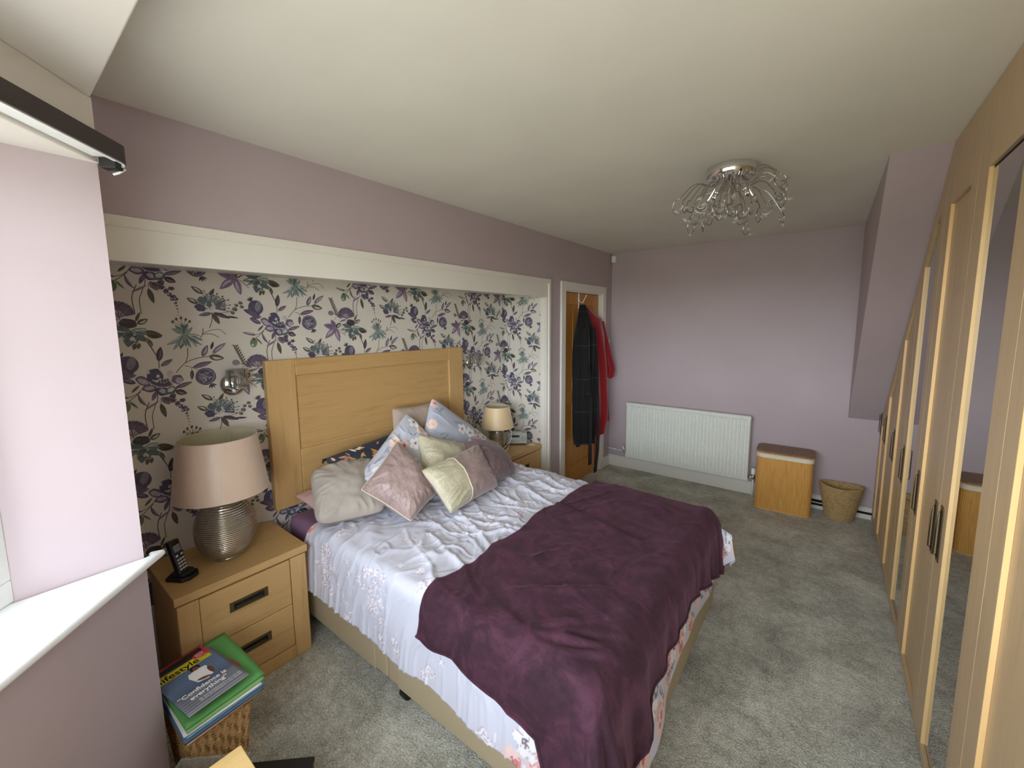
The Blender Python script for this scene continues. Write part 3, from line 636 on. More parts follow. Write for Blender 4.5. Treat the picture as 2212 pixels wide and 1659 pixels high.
M['spk'] = plain('speaker_cloth', srgb(168, 172, 164), .7)
for cx_ in (-.082, .082): MB().tube([(cx_, -.033, .060), (cx_, -.0365, .060)], .027, 28).build('speaker_grille', M['spk'], t)
bt = MB()
for k in range(6): bt.tube([(-.04+.016*k, -.034, .035), (-.04+.016*k, -.0358, .035)], .003, 10)
bt.build('button_row', M['blackm'], t); MB().tube([(.055, -.034, .095), (.055, -.0356, .095)], .003, 10).build('button', M['blackm'], t)
MB().box(-.03, .07, -.02, .02, .105, .113).tube([(.0, 0, .113), (.0, 0, .120)], .016, 20).build('snooze_bar', M['silverp'], t, bevel=.002)
MB().tube([(-.09, .02, .105), (.08, .025, .122)], .0018, 6).build('aerial', M['chrome'], t)
tag(MB().box(-2.085, -2.035, 2.94, 3.0, .5606, .5616).build('card', M['canvas']), 'small white card lying on the far bedside cabinet by the radio', 'card')
# ------------------------------------------------------------------ bed
M['divan'] = paint('beige_divan_fabric', srgb(182, 168, 136), .9, .5, 500); M['sheet'] = paint('plum_fitted_sheet', srgb(140, 108, 134), .85, .2, 300)
BX0, BX1, BY0, BY1 = -2.355, -.425, .972, 2.395
t = thing('divan_bed', 'double divan bed with beige base and plum fitted sheet on the mattress', 'bed', (-1.4, 1.68, 0))
def loc(mb, ox=-1.4, oy=1.68): 
    mb.v = [(a-ox, b-oy, c) for a, b, c in mb.v]; return mb
loc(MB().box(BX0, -1.452, BY0, BY1, .085, .345)).build('divan_base', M['divan'], t, bevel=.012, seg=3)
loc(MB().box(-1.448, BX1, BY0, BY1, .085, .345)).build('divan_base', M['divan'], t, bevel=.012, seg=3)
loc(MB().box(-2.25, -1.53, BY0-.009, BY0+.01, .095, .325)).build('drawer_front', M['divan'], t, bevel=.005)
loc(MB().box(-1.37, -.50, BY0-.009, BY0+.01, .095, .325)).build('drawer_front', M['divan'], t, bevel=.005)
loc(MB().box(BX0, BX1, BY0+.005, BY1-.005, .347, .585)).build('mattress', M['sheet'], t, bevel=.045, seg=5)
for x, y in ((-1.38, 1.02), (-1.55, 1.06), (-.52, 1.05), (-2.2, 1.06), (-1.40, 2.3), (-.52, 2.3), (-2.2, 2.3)):
    loc(MB().tube([(x-.02, y, .03), (x+.02, y, .03)], .03, 16).box(x-.012, x+.012, y-.02, y+.02, .045, .086)).build('castor', M['blackm'], t, bevel=.002)
t = thing('headboard', 'large oak headboard with recessed centre panel against the floral wallpaper', 'headboard', (-2.418, 1.68, .612))
def hb(mb): mb.v = [(a+2.418, b-1.68, c-.612) for a, b, c in mb.v]; return mb
y0, y1, z0, z1 = .932, 2.432, .612, 1.455
for ya in (y0, y1-.155): hb(MB().box(-2.417, -2.372, ya, ya+.155, z0, z1)).build('upright', M['oak_z'], t, bevel=.006, seg=3)
for za, zb_ in ((z1-.095, z1), (z0, z0+.32)): hb(MB().box(-2.417, -2.372, y0+.155, y1-.155, za, zb_)).build('rail', M['oak_y'], t, bevel=.006, seg=3)
hb(MB().box(-2.417, -2.388, y0+.15, y1-.15, z0+.3, z1-.08)).build('centre_panel', M['oak_y'], t)
# ------------------------------------------------------------------ value noise in numpy for cloth
def vnoise(x, y, seed=0):
    xi = np.floor(x).astype(np.int64); yi = np.floor(y).astype(np.int64); fx = x-xi; fy = y-yi
    def h(a, b):
        n_ = (a*374761393+b*668265263+seed*974634777) & 0x7fffffff
        n_ = ((n_ ^ (n_ >> 13))*1274126177) & 0x7fffffff
        return ((n_ ^ (n_ >> 16)) & 0xffff)/65535.0
    ux = fx*fx*fx*(fx*(fx*6-15)+10); uy = fy*fy*fy*(fy*(fy*6-15)+10)
    a = h(xi, yi)*(1-ux)+h(xi+1, yi)*ux; b = h(xi, yi+1)*(1-ux)+h(xi+1, yi+1)*ux
    return (a*(1-uy)+b*uy)*2-1
def fbm(x, y, oct=4, seed=0):
    s = 0; a = 1; t_ = 0
    for o_ in range(oct): s = s+a*vnoise(x*2**o_, y*2**o_, seed+o_*17); t_ += a; a *= .5
    return s/t_
def ridge(x, y, seed=0, oct=2):
    s = 0; a = 1
    for o_ in range(oct): s = s+a*(1-np.abs(vnoise(x*2**o_, y*2**o_, seed+o_*13))*2.2).clip(0, 1)**2; a *= .45
    return s
def raster(shapes, U, V, base):
    """colour of every (U,V) point under flat shapes laid on a base colour"""
    col = np.empty(U.shape+(3,)); col[:] = base[:3]; uf, vf, cf = U.ravel(), V.ravel(), col.reshape(-1, 3)
    order = np.argsort(uf, kind='stable'); us = uf[order]
    for P, c in shapes:
        P = np.array(P); lo, hi = P.min(0), P.max(0)
        i0, i1 = np.searchsorted(us, lo[0]), np.searchsorted(us, hi[0]); idx = order[i0:i1]
        idx = idx[(vf[idx] >= lo[1]) & (vf[idx] <= hi[1])]
        if not len(idx): continue
        x, y = uf[idx], vf[idx]; ins = np.zeros(len(idx), bool)
        for i in range(len(P)):
            (ax, ay), (bx, by) = P[i-1], P[i]
            if ay == by: continue
            cnd = ((ay > y) != (by > y)) & (x < (bx-ax)*(y-ay)/(by-ay)+ax); ins ^= cnd
        cf[idx[ins]] = c[:3]
    return col
def setcol(o, col):
    a = o.data.color_attributes.new('pattern', 'FLOAT_COLOR', 'POINT')
    c4 = np.ones((len(o.data.vertices), 4), np.float32); c4[:, :3] = col.reshape(-1, 3); a.data.foreach_set('color', c4.ravel())
def gridmesh(name, P, mats, parent=None, thick=0):
    nu, nv = P.shape[:2]; me = bpy.data.meshes.new(name)
    idx = np.arange(nu*nv).reshape(nu, nv); f = np.stack([idx[:-1, :-1], idx[1:, :-1], idx[1:, 1:], idx[:-1, 1:]], -1).reshape(-1, 4)
    me.vertices.add(nu*nv); me.vertices.foreach_set('co', P.reshape(-1).astype(np.float32))
    me.loops.add(f.size); me.loops.foreach_set('vertex_index', f.ravel().astype(np.int32)); me.polygons.add(len(f))
    me.polygons.foreach_set('loop_start', np.arange(0, f.size, 4, dtype=np.int32)); me.polygons.foreach_set('use_smooth', np.ones(len(f), bool))
    me.update(calc_edges=True); me.validate(); me.materials.append(mats)
    o = bpy.data.objects.new(name, me); COL.objects.link(o)
    if parent: o.parent = parent
    if thick:
        s = o.modifiers.new('thickness', 'SOLIDIFY'); s.thickness = thick; s.offset = -1
    return o
def rose(cx, cy, r, rnd, pal=None):
    p = pal or [srgb(236, 190, 186), srgb(224, 150, 150), srgb(206, 118, 124)]; S = [(blob(cx, cy, r, r*.92, rnd.uniform(0, 3), .07, k=6), srgb(240, 212, 208))]
    for i in range(9):
        a = rnd.uniform(0, 6.28); d = r*(.65-.06*i); S.append((blob(cx+d*cos(a)*.5, cy+d*sin(a)*.5, r*(.62-.05*i), r*(.5-.04*i), a, .05), p[i % 3] if i % 2 else srgb(244, 216, 208)))
    S.append((blob(cx, cy, r*.2), p[2])); return S
def anemone(cx, cy, r, rnd):
    S = []; a0 = rnd.uniform(0, 6)
    for i in range(5):
        a = a0+i*2*pi/5; x, y = cx+.56*r*cos(a), cy+.56*r*sin(a)
        S.append((blob(x, y, r*.55, r*.46, a, .05), srgb(196, 184, 190))); S.append((blob(x, y, r*.51, r*.42, a, .05), srgb(246, 244, 244)))
    for i in range(12): a = i*.523; S.append((blob(cx+.27*r*cos(a), cy+.27*r*sin(a), r*.045, n=6), srgb(90, 76, 90)))
    S.append((blob(cx, cy, r*.18, wob=.08), srgb(128, 108, 122))); return S
def sprig(cx, cy, L, a, c):
    S = [(stroke([(cx, cy), (cx+L*cos(a), cy+L*sin(a))], .0022), c)]
    for i in range(1, 7):
        t_ = i/7; x, y = cx+L*t_*cos(a), cy+L*t_*sin(a)
        for s_ in (-.7, .7): S.append((leaf(x, y, x+L*.22*cos(a+s_), y+L*.22*sin(a+s_), L*.07, n=4), c))
    return S
def small_flower(cx, cy, r, rnd, dark, light):
    S = []; a0 = rnd.uniform(0, 6)
    for i in range(5):
        a = a0+i*2*pi/5; x, y = cx+.5*r*cos(a), cy+.5*r*sin(a); S.append((blob(x, y, r*.52, r*.40, a, .08, n=10), dark)); S.append((blob(x, y, r*.42, r*.30, a, .08, n=10), light))
    S.append((blob(cx, cy, r*.15, n=6), dark)); return S
# ---- duvet and throw share one draping rule over the mattress
TZ_ = .598
def drape(a, b, x1, y0, y1, r, z, bulge=0.0, foldamp=.02, foldk=9, seed=0, flare=.06):
    ex = np.maximum(0, a-x1); ey = np.where(b < y0, b-y0, np.where(b > y1, b-y1, 0.)); L = np.sqrt(ex*ex+ey*ey)+1e-9; L0_ = L; L = np.where(ey > 0, L*(1-.30*2*ex*ey/(L*L)), L)
    ux, uy = ex/L0_, ey/L0_; ax = np.minimum(a, x1); ay = np.clip(b, y0, y1)
    q_ = r*pi/2; out = np.where(L < q_, r*np.sin(np.minimum(L, q_)/r), r+(L-q_)*flare); dn = np.where(L < q_, r*(1-np.cos(np.minimum(L, q_)/r)), r+(L-q_)*.995)
    s = np.where(ex > 0, b, 0)*1.0+np.where(ey != 0, a, 0)*1.0; ang = np.arctan2(np.abs(uy), ux+1e-9)
    corner = np.sin(2*ang)*(ex > 0)*(ey < 0)
    ramp = np.clip((dn-.03)/.25, 0, 1.4)
    f = fbm(s*foldk, s*0+seed*3.1, 2, seed)*.7+.3*np.sin(s*foldk*3.3+seed)
    out = out+ramp*foldamp*(f+.35)+corner*ramp*(.085*np.abs(np.sin(ang*5+seed))+.02)
    return np.stack([ax+ux*out, ay+uy*out, z-dn], -1), dn, L
# duvet
HX, HY = .0065, .0065
av = np.arange(-2.09, -.17, HX); bv = np.arange(.62, 2.72, HY); Aq, Bq = np.meshgrid(av, bv, indexing='ij')
hem0 = np.interp(av, [-2.09, -2.03, -1.82, -1.62, -1.46, -1.29, -1.1, -.93, -.82, -.6, 0], [.345, .345, .352, .356, .392, .386, .38, .398, .41, .42, .42])   # length hanging on the near side
y0_, y1_, x1_ = 1.012, 2.352, -.492
tt = (Bq-y0_); lowmask = Bq < y0_
Bn = np.where(lowmask, y0_-(y0_-Bq)*(hem0[:, None]/(y0_-.62)), Bq)
hemFd = np.interp(bv, [.6, 1.0, 1.27, 1.37, 1.49, 1.7, 2.0, 2.3, 2.7], [.45, .48, .49, .46, .40, .35, .345, .36, .36])
Aq2 = np.where(Aq > x1_, x1_+(Aq-x1_)*(hemFd[None, :]/.298), Aq)
P, dn, L = drape(Aq2, Bn, x1_, y0_, y1_, .05, TZ_, foldamp=.012, foldk=5, seed=4)
topm = np.clip(1-dn/.06, 0, 1)
fl = .016*ridge(Aq*3.2+fbm(Aq*2, Bq*2, 2, 5)*1.3, Bq*5.5+Aq*1.8, 11, 2)*topm+.010*fbm(Aq*2.5, Bq*2.5, 3, 21)*topm
cr = np.exp(-(((Aq+1.38)/.33)**2+((Bq-1.45)/.45)**2)); wr = ridge((Aq*.6-Bq*.8)*15+3*fbm(Aq*3, Bq*3, 2, 8), (Aq*.8+Bq*.6)*4, 31, 2)
fl = fl+.013*cr*wr*topm+.006*ridge((Aq+Bq*.35)*16+2*fbm(Aq*4, Bq*4, 2, 3), (Bq-Aq*.3)*4.2, 41, 2)*topm*np.clip((Aq+2.2)/.3, 0, 1)
far = np.clip((Bq-1.9)/.3, 0, 1); fl = fl+.007*far*ridge(Aq*13, Bq*9+Aq*4, 51)*topm
P[..., 2] += fl+.004
side = (1-topm)*lowmask; P[..., 1] -= side*(.009*ridge(Aq*26+2*fbm(Aq*3, Bq*3, 2, 61), Bq*3, 62)+.012*fbm(Aq*3.5, Bq*2.5, 2, 63)+.004)
footm = (1-topm)*(Aq > x1_); P[..., 0] += footm*(.010*fbm(Bq*7, Aq*2, 2, 71)+.006)
# the far foot corner lifts outwards
cm = np.clip((Bq-2.36)/.2, 0, 1)*np.clip((Aq-x1_)/.15, 0, 1); P[..., 0] += cm*.095; P[..., 2] += cm*.05; P[..., 1] += cm*.02
P[..., 2] = np.maximum(P[..., 2], .05)
M['duvet'] = vcol('printed_duvet_cotton', .75, .1, .15, 900)
duvet = gridmesh('duvet', P, M['duvet'], thick=.006)
tag(duvet, 'pale lilac duvet printed with small white flowers, spread over the bed', 'duvet')
rnd = random.Random(5); S = []
dk, lt = srgb(198, 184, 198), srgb(243, 241, 248)
for i in range(64):
    cx_, cy_ = rnd.uniform(-2.0, -.5), rnd.uniform(.60, 2.6)
    for k in range(rnd.randint(2, 5)):
        S += small_flower(cx_+rnd.uniform(-.08, .08), cy_+rnd.uniform(-.08, .08), rnd.uniform(.017, .027), rnd, dk, lt)
    a = rnd.uniform(0, 6); S.append((stroke([(cx_, cy_), (cx_+.05*cos(a), cy_+.05*sin(a)), (cx_+.08*cos(a+.5), cy_+.08*sin(a+.5))], .004), lt))
    S.append((leaf(cx_+.05*cos(a), cy_+.05*sin(a), cx_+.09*cos(a-.4), cy_+.09*sin(a-.4), .010, n=4), lt))
y = .64
while y < 2.72:                      # large blooms along the turned foot edge and the open top edge
    S += rose(-.22+rnd.uniform(-.04, .03), y, rnd.uniform(.05, .07), rnd); 
    if rnd.random() < .8: S += anemone(-.27+rnd.uniform(-.05, .04), y+.08, .05, rnd)
    for k in range(3): S += sprig(-.25+rnd.uniform(-.06, .06), y+rnd.uniform(-.05, .08), .08, rnd.uniform(0, 6), srgb(120, 128, 150))
    y += .15
for xx, yy, rr0 in ((-.50, .63, .07), (-.62, .645, .06), (-.40, .70, .07), (-.56, .74, .05), (-.73, .61, .045)): S += rose(xx, yy, rr0, rnd)
S += anemone(-.68, .70, .05, rnd)
y = .70
while y < 1.5:
    S += rose(-2.075, y, .035, rnd, [srgb(236, 190, 186), srgb(232, 170, 170), srgb(224, 150, 150)]); y += .09
base = np.array(srgb(214, 216, 228)[:3]); col = raster(S, Aq, Bn, base); setcol(duvet, col)
# throw
av = np.arange(-1.165, -.10, .009); bv = np.arange(.72, 2.50, .009); Aq, Bq = np.meshgrid(av, bv, indexing='ij')
e0 = -1.165+.012*np.sin(bv*6)+.01*np.sin(bv*17)
s_ = (Aq-av[0])/(av[-1]-av[0]); hemN = np.interp(av, [-1.2, -.97, -.73, -.62, -.55, -.3], [.195, .178, .230, .240, .40, .46]); hemF = np.interp(bv, [.7, 1.0, 1.15, 1.28, 1.5, 1.75, 2.0, 2.15, 2.36, 2.5], [.42, .40, .33, .225, .215, .20, .26, .30, .36, .36])
Am = e0[None, :]*(1-s_)+s_*(x1_+hemF[None, :]); y0t, y1t, x1t = y0_, y1_+.0, x1_
Bm = np.where(Bq < y0t, y0t-(y0t-Bq)*(hemN[:, None]/(y0t-.72)), np.where(Bq > y1t, y1t+(Bq-y1t)*.75, Bq))
P, dn, L = drape(Am, Bm, x1t, y0t, y1t, .062, TZ_+.012, foldamp=.024, foldk=11, seed=9, flare=.06)
topm = np.clip(1-dn/.07, 0, 1)
base_ = .016*ridge(Am*3.2+fbm(Am*2, Bm*2, 2, 5)*1.3, Bm*5.5+Am*1.8, 11, 2)+.010*fbm(Am*2.5, Bm*2.5, 3, 21)
fl = .018+.75*base_+.007*fbm(Am*5, Bm*5, 3, 81)+.0022*ridge(Am*34+3*fbm(Am*5, Bm*5, 2, 83), Bm*16, 84, 1)*np.clip(fbm(Am*3, Bm*3, 2, 85)*2+.3, 0, 1)
for (xa, ya, xb, yb, wdt, amp) in ((-.95, 1.10, -.50, 1.45, .020, .016), (-.72, 1.02, -.44, 1.12, .016, .020), (-.66, 1.06, -.45, 1.20, .014, .014), (-1.15, 1.9, -.95, 2.3, .012, .007), (-1.1, 1.75, -.9, 2.2, .012, .006), (-.85, 1.35, -.52, 1.75, .03, .010), (-.9, 1.05, -.7, 1.0, .02, .01), (-1.0, 1.25, -.85, 1.6, .014, .007), (-.78, 1.0, -.47, 1.30, .013, .012), (-.60, 1.0, -.46, 1.09, .012, .018), (-1.05, 1.5, -.55, 1.62, .022, .008), (-.95, 2.0, -.5, 1.9, .03, .007), (-.8, 2.28, -.5, 2.05, .02, .007), (-.62, 1.5, -.47, 1.9, .02, .009), (-1.12, 1.12, -.98, 1.02, .014, .008)):
    dx, dy = xb-xa, yb-ya; l2_ = dx*dx+dy*dy; tq = ((Am-xa)*dx+(Bm-ya)*dy)/l2_; tc_ = np.clip(tq, 0, 1); dd = np.hypot(Am-xa-tc_*dx, Bm-ya-tc_*dy)
    fl = fl+amp*np.exp(-(dd/wdt)**2)*np.sin(pi*np.clip(tq, .02, .98))
P[..., 2] += fl*topm+.004
nearm = (1-topm)*(Bm < y0t); P[..., 1] -= nearm*(.028+.014*fbm(Am*7, Bm*2, 2, 91)); footm = (1-topm)*(Am > x1t); P[..., 0] += footm*(.026+.008*fbm(Bm*14, Am*2, 2, 92)); farm = (1-topm)*(Bm > y1t); P[..., 1] += farm*.03
M['plush'] = None
q = NM('plum_plush_fleece', .85, sheen=.42); q.b.inputs['Sheen Tint'].default_value = srgb(180, 126, 146)
n1 = q.noise(q.coords(), 7.5, 6, .66, 1.2); n2 = q.noise(q.coords((1, 2.5, 1)), 30, 4, .6, .4)
mm_ = q.n('ShaderNodeMath', operation='MULTIPLY_ADD'); q.l(n2, mm_.inputs[0]); mm_.inputs[1].default_value = .35; q.l(n1, mm_.inputs[2])
q.col(q.ramp(mm_.outputs[0], [(.50, srgb(36, 10, 24)), (.66, srgb(54, 22, 38)), (.84, srgb(76, 38, 56))])); b1 = q.bump(q.noise(q.coords((1, 2, 1)), 48, 4, .7), .5, .006); q.bump(q.noise(q.coords(), 900, 2), .3, .001, b1); M['plush'] = q.mat
throw = gridmesh('throw_blanket', P, M['plush'], thick=.012)
tag(throw, 'plum plush throw blanket folded over the foot half of the bed', 'blanket')
hemp = [tuple(P[i, 0]) for i in range(0, P.shape[0], 3)]+[tuple(P[-1, j]) for j in range(0, P.shape[1], 3)]
MB().tube(hemp, .0065, 6).build('hem', M['plush'], throw, smooth=True)
# ------------------------------------------------------------------ pillows and cushions
def cushion(name, c, T, mat, label, cat, group, n=56, seed=0, pinch=.10, wr=.006, pattern=None, base=None, piping=None, sag=.0, size=None, rnd_c=.05):
    c = [np.array(q, float) for q in c]; ctr = sum(c)/4
    nrm = np.cross(c[1]-c[3], c[0]-c[2]); nrm = nrm/np.linalg.norm(nrm)
    if nrm[0]*1+nrm[1]*-.9+nrm[2]*.4 < 0: nrm = -nrm
    u = np.linspace(-1, 1, n); U, V = np.meshgrid(u, u, indexing='ij')        # U: left-right, V: bottom-top
    def edge(U, V):
        bu = 1-pinch*(1-U**2)*np.abs(V)**3; 
        return U*(1-pinch*(1-V**2)), V*(1-pinch*(1-U**2))
    u2, v2 = edge(U, V); k_c = 1-rnd_c*(np.abs(U*V))**5; u2, v2 = u2*k_c, v2*k_c; s, t = (u2+1)/2, (v2+1)/2
    Pm = (c[3]*(1-s[..., None])+c[2]*s[..., None])*(1-t[..., None])+(c[0]*(1-s[..., None])+c[1]*s[..., None])*t[..., None]
    w_, h_ = size or (np.linalg.norm(c[1]-c[0]), np.linalg.norm(c[0]-c[3]))
    prof = (np.clip(1-np.abs(U)**2.4, 0, 1)*np.clip(1-np.abs(V)**2.4, 0, 1))**.5
    r_e = np.maximum(np.abs(U), np.abs(V)); th = np.arctan2(V, U)
    wk = wr*.8*ridge(th*5+fbm(U*1.2, V*1.2, 2, seed)*1.2, r_e*.7, seed+3, 1)*np.clip(r_e*1.8-.7, 0, 1)*np.clip((1-r_e)*8, 0, 1)+wr*.9*fbm(U*1.6, V*1.6, 3, seed+5)*prof
    front = Pm+nrm*((T/2)*prof+wk*2)[..., None]; back = Pm-nrm*((T/2)*prof)[..., None]
    for A in (front, back): A[..., 2] -= sag*(1-((U+1)/2))*0
    t_ = thing(name, label, cat, tuple(ctr), group=group)
    o = gridmesh('front_cover', front-ctr, mat, t_); b = gridmesh('back_cover', (back-ctr)[:, ::-1], mat, t_)
    if base is not None:
        X, Y = U*w_/2, V*h_/2
        col = raster(pattern(w_, h_) if pattern else [], X, Y, base); setcol(o, col); setcol(b, np.tile(np.array(base[:3]), (n*n, 1)))
    ring = [tuple(front[i, 0]-ctr) for i in range(n)]+[tuple(front[-1, i]-ctr) for i in range(n)]+[tuple(front[i, -1]-ctr) for i in range(n-1, -1, -1)]+[tuple(front[0, i]-ctr) for i in range(n-1, -1, -1)]
    ring = [p for i, p in enumerate(ring) if i == 0 or (Vector(p)-Vector(ring[i-1])).length > 1e-5]
    if piping: MB().tube(ring+ring[:2], piping[1], 6).build('piping', piping[0], t_, smooth=True)
    return t_, front, nrm, ctr
M['velvet'] = vcol('velvet_taupe', .6, .6, .25, 500); M['cotton'] = vcol('printed_pillow_cotton', .75, .1, .12, 800)
def silk(name, c, c2):
    q = NM(name, .42, sheen=.25); n1 = q.noise(q.coords((4, 60, 4), rot=(.5, .3, .6)), 4, 4, .7); n2 = q.noise(q.coords((60, 4, 60), rot=(.3, .6, .2)), 3, 3, .7)
    mm_ = q.n('ShaderNodeMath', operation='MULTIPLY_ADD'); q.l(n2, mm_.inputs[0]); mm_.inputs[1].default_value = .7; q.l(n1, mm_.inputs[2])
    q.col(q.ramp(mm_.outputs[0], [(.6, c2), (.85, c), (1.1, mul(c, 1.18))])); q.bump(mm_.outputs[0], .35, .002); return q.mat
M['mauve'] = silk('mauve_slub_silk', srgb(168, 146, 140), srgb(138, 116, 112)); M['sage'] = silk('sage_gold_slub_silk', srgb(192, 186, 158), srgb(160, 154, 126)); M['umber'] = silk('dark_mauve_slub_silk', srgb(112, 92, 94), srgb(74, 58, 62))
M['greyvelvet'] = paint('stone_velvet', srgb(178, 170, 158), .7, .2, 300, .05); M['blush'] = paint('blush_pink_cotton', srgb(214, 176, 168), .8, .2, 400); M['taupec'] = paint('taupe_cotton', srgb(186, 170, 156), .8, .2, 400)
M['cord'] = plain('cream_piping', srgb(214, 206, 180), .6); M['cordm'] = plain('mauve_piping', srgb(156, 132, 130), .6)
PG = 'pillows and cushions heaped against the headboard'
def floral(seed):
    def f(w, h):
        rnd = random.Random(seed); S = []
        for k in range(26): S += sprig(rnd.uniform(-w/2, w/2), rnd.uniform(-h/2, h/2), rnd.uniform(.05, .09), rnd.uniform(0, 6), srgb(140, 152, 172))
        pts = []
        while len(pts) < 19:
            x, y = rnd.uniform(-w/2*.94, w/2*.94), rnd.uniform(-h/2*.94, h/2*.94)
            if all(hypot(x-a, y-b) > .075 for a, b in pts): pts.append((x, y))
        for k, (x, y) in enumerate(pts):
            S += anemone(x, y, rnd.uniform(.042, .055), rnd) if k % 2 else rose(x, y, rnd.uniform(.032, .045), rnd, None if k % 4 else [srgb(240, 222, 190), srgb(232, 204, 168), srgb(226, 190, 150)])
        return S
    return f
def feathers(w, h):
    rnd = random.Random(11); S = []
    cs = [srgb(222, 168, 90), srgb(206, 120, 92), srgb(228, 196, 150), srgb(170, 130, 130), srgb(214, 150, 60), srgb(240, 226, 200)]
    for k in range(46):
        x, y, a, L = rnd.uniform(-w/2, w/2), rnd.uniform(-h/2, h/2), rnd.uniform(0, 6.28), rnd.uniform(.03, .06); c = rnd.choice(cs)
        S.append((leaf(x, y, x+L*cos(a), y+L*sin(a), L*.36, bend=L*.1), c)); S.append((leaf(x+L*.2*cos(a), y+L*.2*sin(a), x+L*.9*cos(a), y+L*.9*sin(a), L*.14), rnd.choice(cs)))
    return S
cushion('pillow', [[-2.31, .995, .700], [-2.31, 1.46, .690], [-1.985, 1.46, .655], [-1.985, .985, .655]], .09, M['blush'], 'flat blush pink pillow peeping out at the near head corner of the bed', 'pillow', PG, 40, 1)
cushion('pillow', [[-2.29, 1.656, 1.093], [-2.29, 2.10, 1.09], [-2.12, 2.13, .69], [-2.12, 1.50, .69]], .12, M['taupec'], 'plain taupe pillow at the very back against the headboard, behind the florals', 'pillow', PG, 40, 2)
cushion('pillow', [[-2.18, 1.032, .862], [-2.16, 1.42, .850], [-1.80, 1.26, .655], [-1.93, .925, .665]], .16, M['greyvelvet'], 'stone velvet pillow lying over the pink one at the near side of the bed', 'pillow', PG, 48, 3, .03, .012, size=(.45, .45), rnd_c=.13)
tf, ff, nf, cf_ = cushion('pillow', [[-2.21, 1.128, .896], [-2.24, 1.64, .935], [-2.12, 1.62, .69], [-2.08, 1.20, .760]], .12, M['cotton'], 'navy pillow printed with orange feathers, between stone velvet and floral pillows', 'pillow', PG, 110, 4, .03, .004, feathers, srgb(48, 56, 68))
c0 = Vector(ff[0, -1])-Vector(cf_)
MB().tube([c0+Vector((0, .01, -.004)), c0+Vector((.004, -.014, -.004)), c0+Vector((.01, -.022, -.018))], [.006, .008, .005], 8).build('corner_tab', M['blackm'], tf, smooth=True)
cushion('pillow', [[-2.17, 1.901, 1.150], [-2.10, 2.47, .690], [-1.95, 2.12, .64], [-2.00, 1.60, .72]], .14, M['cotton'], 'blue-grey floral pillow standing on one corner furthest from the window', 'pillow', PG, 150, 5, .03, .006, floral(3), srgb(186, 192, 206), size=(.68, .46))
cushion('pillow', [[-2.15, 1.671, 1.080], [-1.96, 1.86, .78], [-1.78, 1.30, .645], [-2.00, 1.152, .765]], .13, M['cotton'], 'pale floral pillow with pink roses leaning behind the large mauve cushion', 'pillow', PG, 150, 6, .03, .006, floral(8), srgb(202, 206, 216), size=(.5, .62))
cushion('cushion', [[-1.955, 1.590, .985], [-1.93, 2.053, .800], [-1.78, 1.86, .655], [-1.80, 1.492, .690]], .16, M['sage'], 'plain sage gold silk cushion behind the two-tone cushion', 'cushion', PG, 56, 7, .09, .007, piping=(M['sage'], .003))
cushion('cushion', [[-1.87, 1.900, .872], [-1.90, 2.26, .760], [-1.60, 2.12, .650], [-1.57, 1.846, .668]], .19, M['umber'], 'dark mauve silk cushion at the far end of the heap, nearest the far cabinet', 'cushion', PG, 56, 8, .07, .008, piping=(M['umber'], .003))
cushion('cushion', [[-1.97, 1.455, .975], [-1.70, 1.545, .700], [-1.62, 1.262, .645], [-1.88, 1.142, .790]], .19, M['mauve'], 'large mauve silk cushion with cream piping, front left of the heap', 'cushion', PG, 60, 9, .08, .009, piping=(M['cord'], .0032))
t_, fr_, nr_, ct_ = cushion('cushion', [[-1.72, 1.413, .852], [-1.79, 1.964, .860], [-1.57, 1.905, .640], [-1.51, 1.430, .655]], .16, M['mauve'], 'two-tone cushion, sage silk end and mauve body, at the front of the heap', 'cushion', PG, 60, 10, .07, .008, piping=(M['cord'], .003))
o = [c for c in t_.children if c.name.startswith('front_cover')][0]
o.data.materials.append(M['sage']); k_ = 22
mi = np.zeros(len(o.data.polygons), np.int32); mi.reshape(59, 59)[:k_, :] = 1; o.data.polygons.foreach_set('material_index', mi)
MB().tube([tuple(fr_[k_, j]-ct_+nr_*.001) for j in range(60)], .0034, 6).build('piping', M['cord'], t_, smooth=True)
# ------------------------------------------------------------------ wall sconces over the cabinets
q = NM('cut_glass', .06); q.col((.86, .86, .84, 1)); q.b.inputs['Transmission Weight'].default_value = .92; q.b.inputs['IOR'].default_value = 1.5; M['cutglass'] = q.mat
def sconce(y, z, label):
    t = thing('wall_light', label, 'light', (WB, y, z), group='reading wall lights')
    pr = [(.060, 0), (.060, .006), (.054, .014), (.030, .024), (.0, .028)]
    mb = MB().lathe(pr, n=40); mb.v = [(c, a, b) for a, b, c in mb.v]; mb.build('back_plate', M['chrome'], t, smooth=True, angle=50)
    MB().tube([(.02, 0, 0), (.03, 0, -.02), (.05, 0, -.024), (.062, 0, -.012)], .009, 12).build('arm', M['chrome'], t, smooth=True)
    MB().lathe([(.030, 0), (.033, .006), (.022, .012), (.012, .014)], (.062, 0, -.016), 24).build('cup', M['chrome'], t, smooth=True)
    g = MB().lathe([(.046, .0), (.049, .088), (.040, .088), (.036, .004)], (.062, 0, -.008), 12); 
    gl_ = g.build('glass_shade', M['cutglass'], t)
    MB().tube([(.062, 0, -.006), (.062, 0, .035)], .008, 10).build('bulb_holder', M['chrome'], t, smooth=True)
sconce(.790, 1.345, 'chrome wall light with clear ribbed glass, left of the headboard'); sconce(2.575, 1.315, 'chrome wall light with clear ribbed glass, right of the headboard')
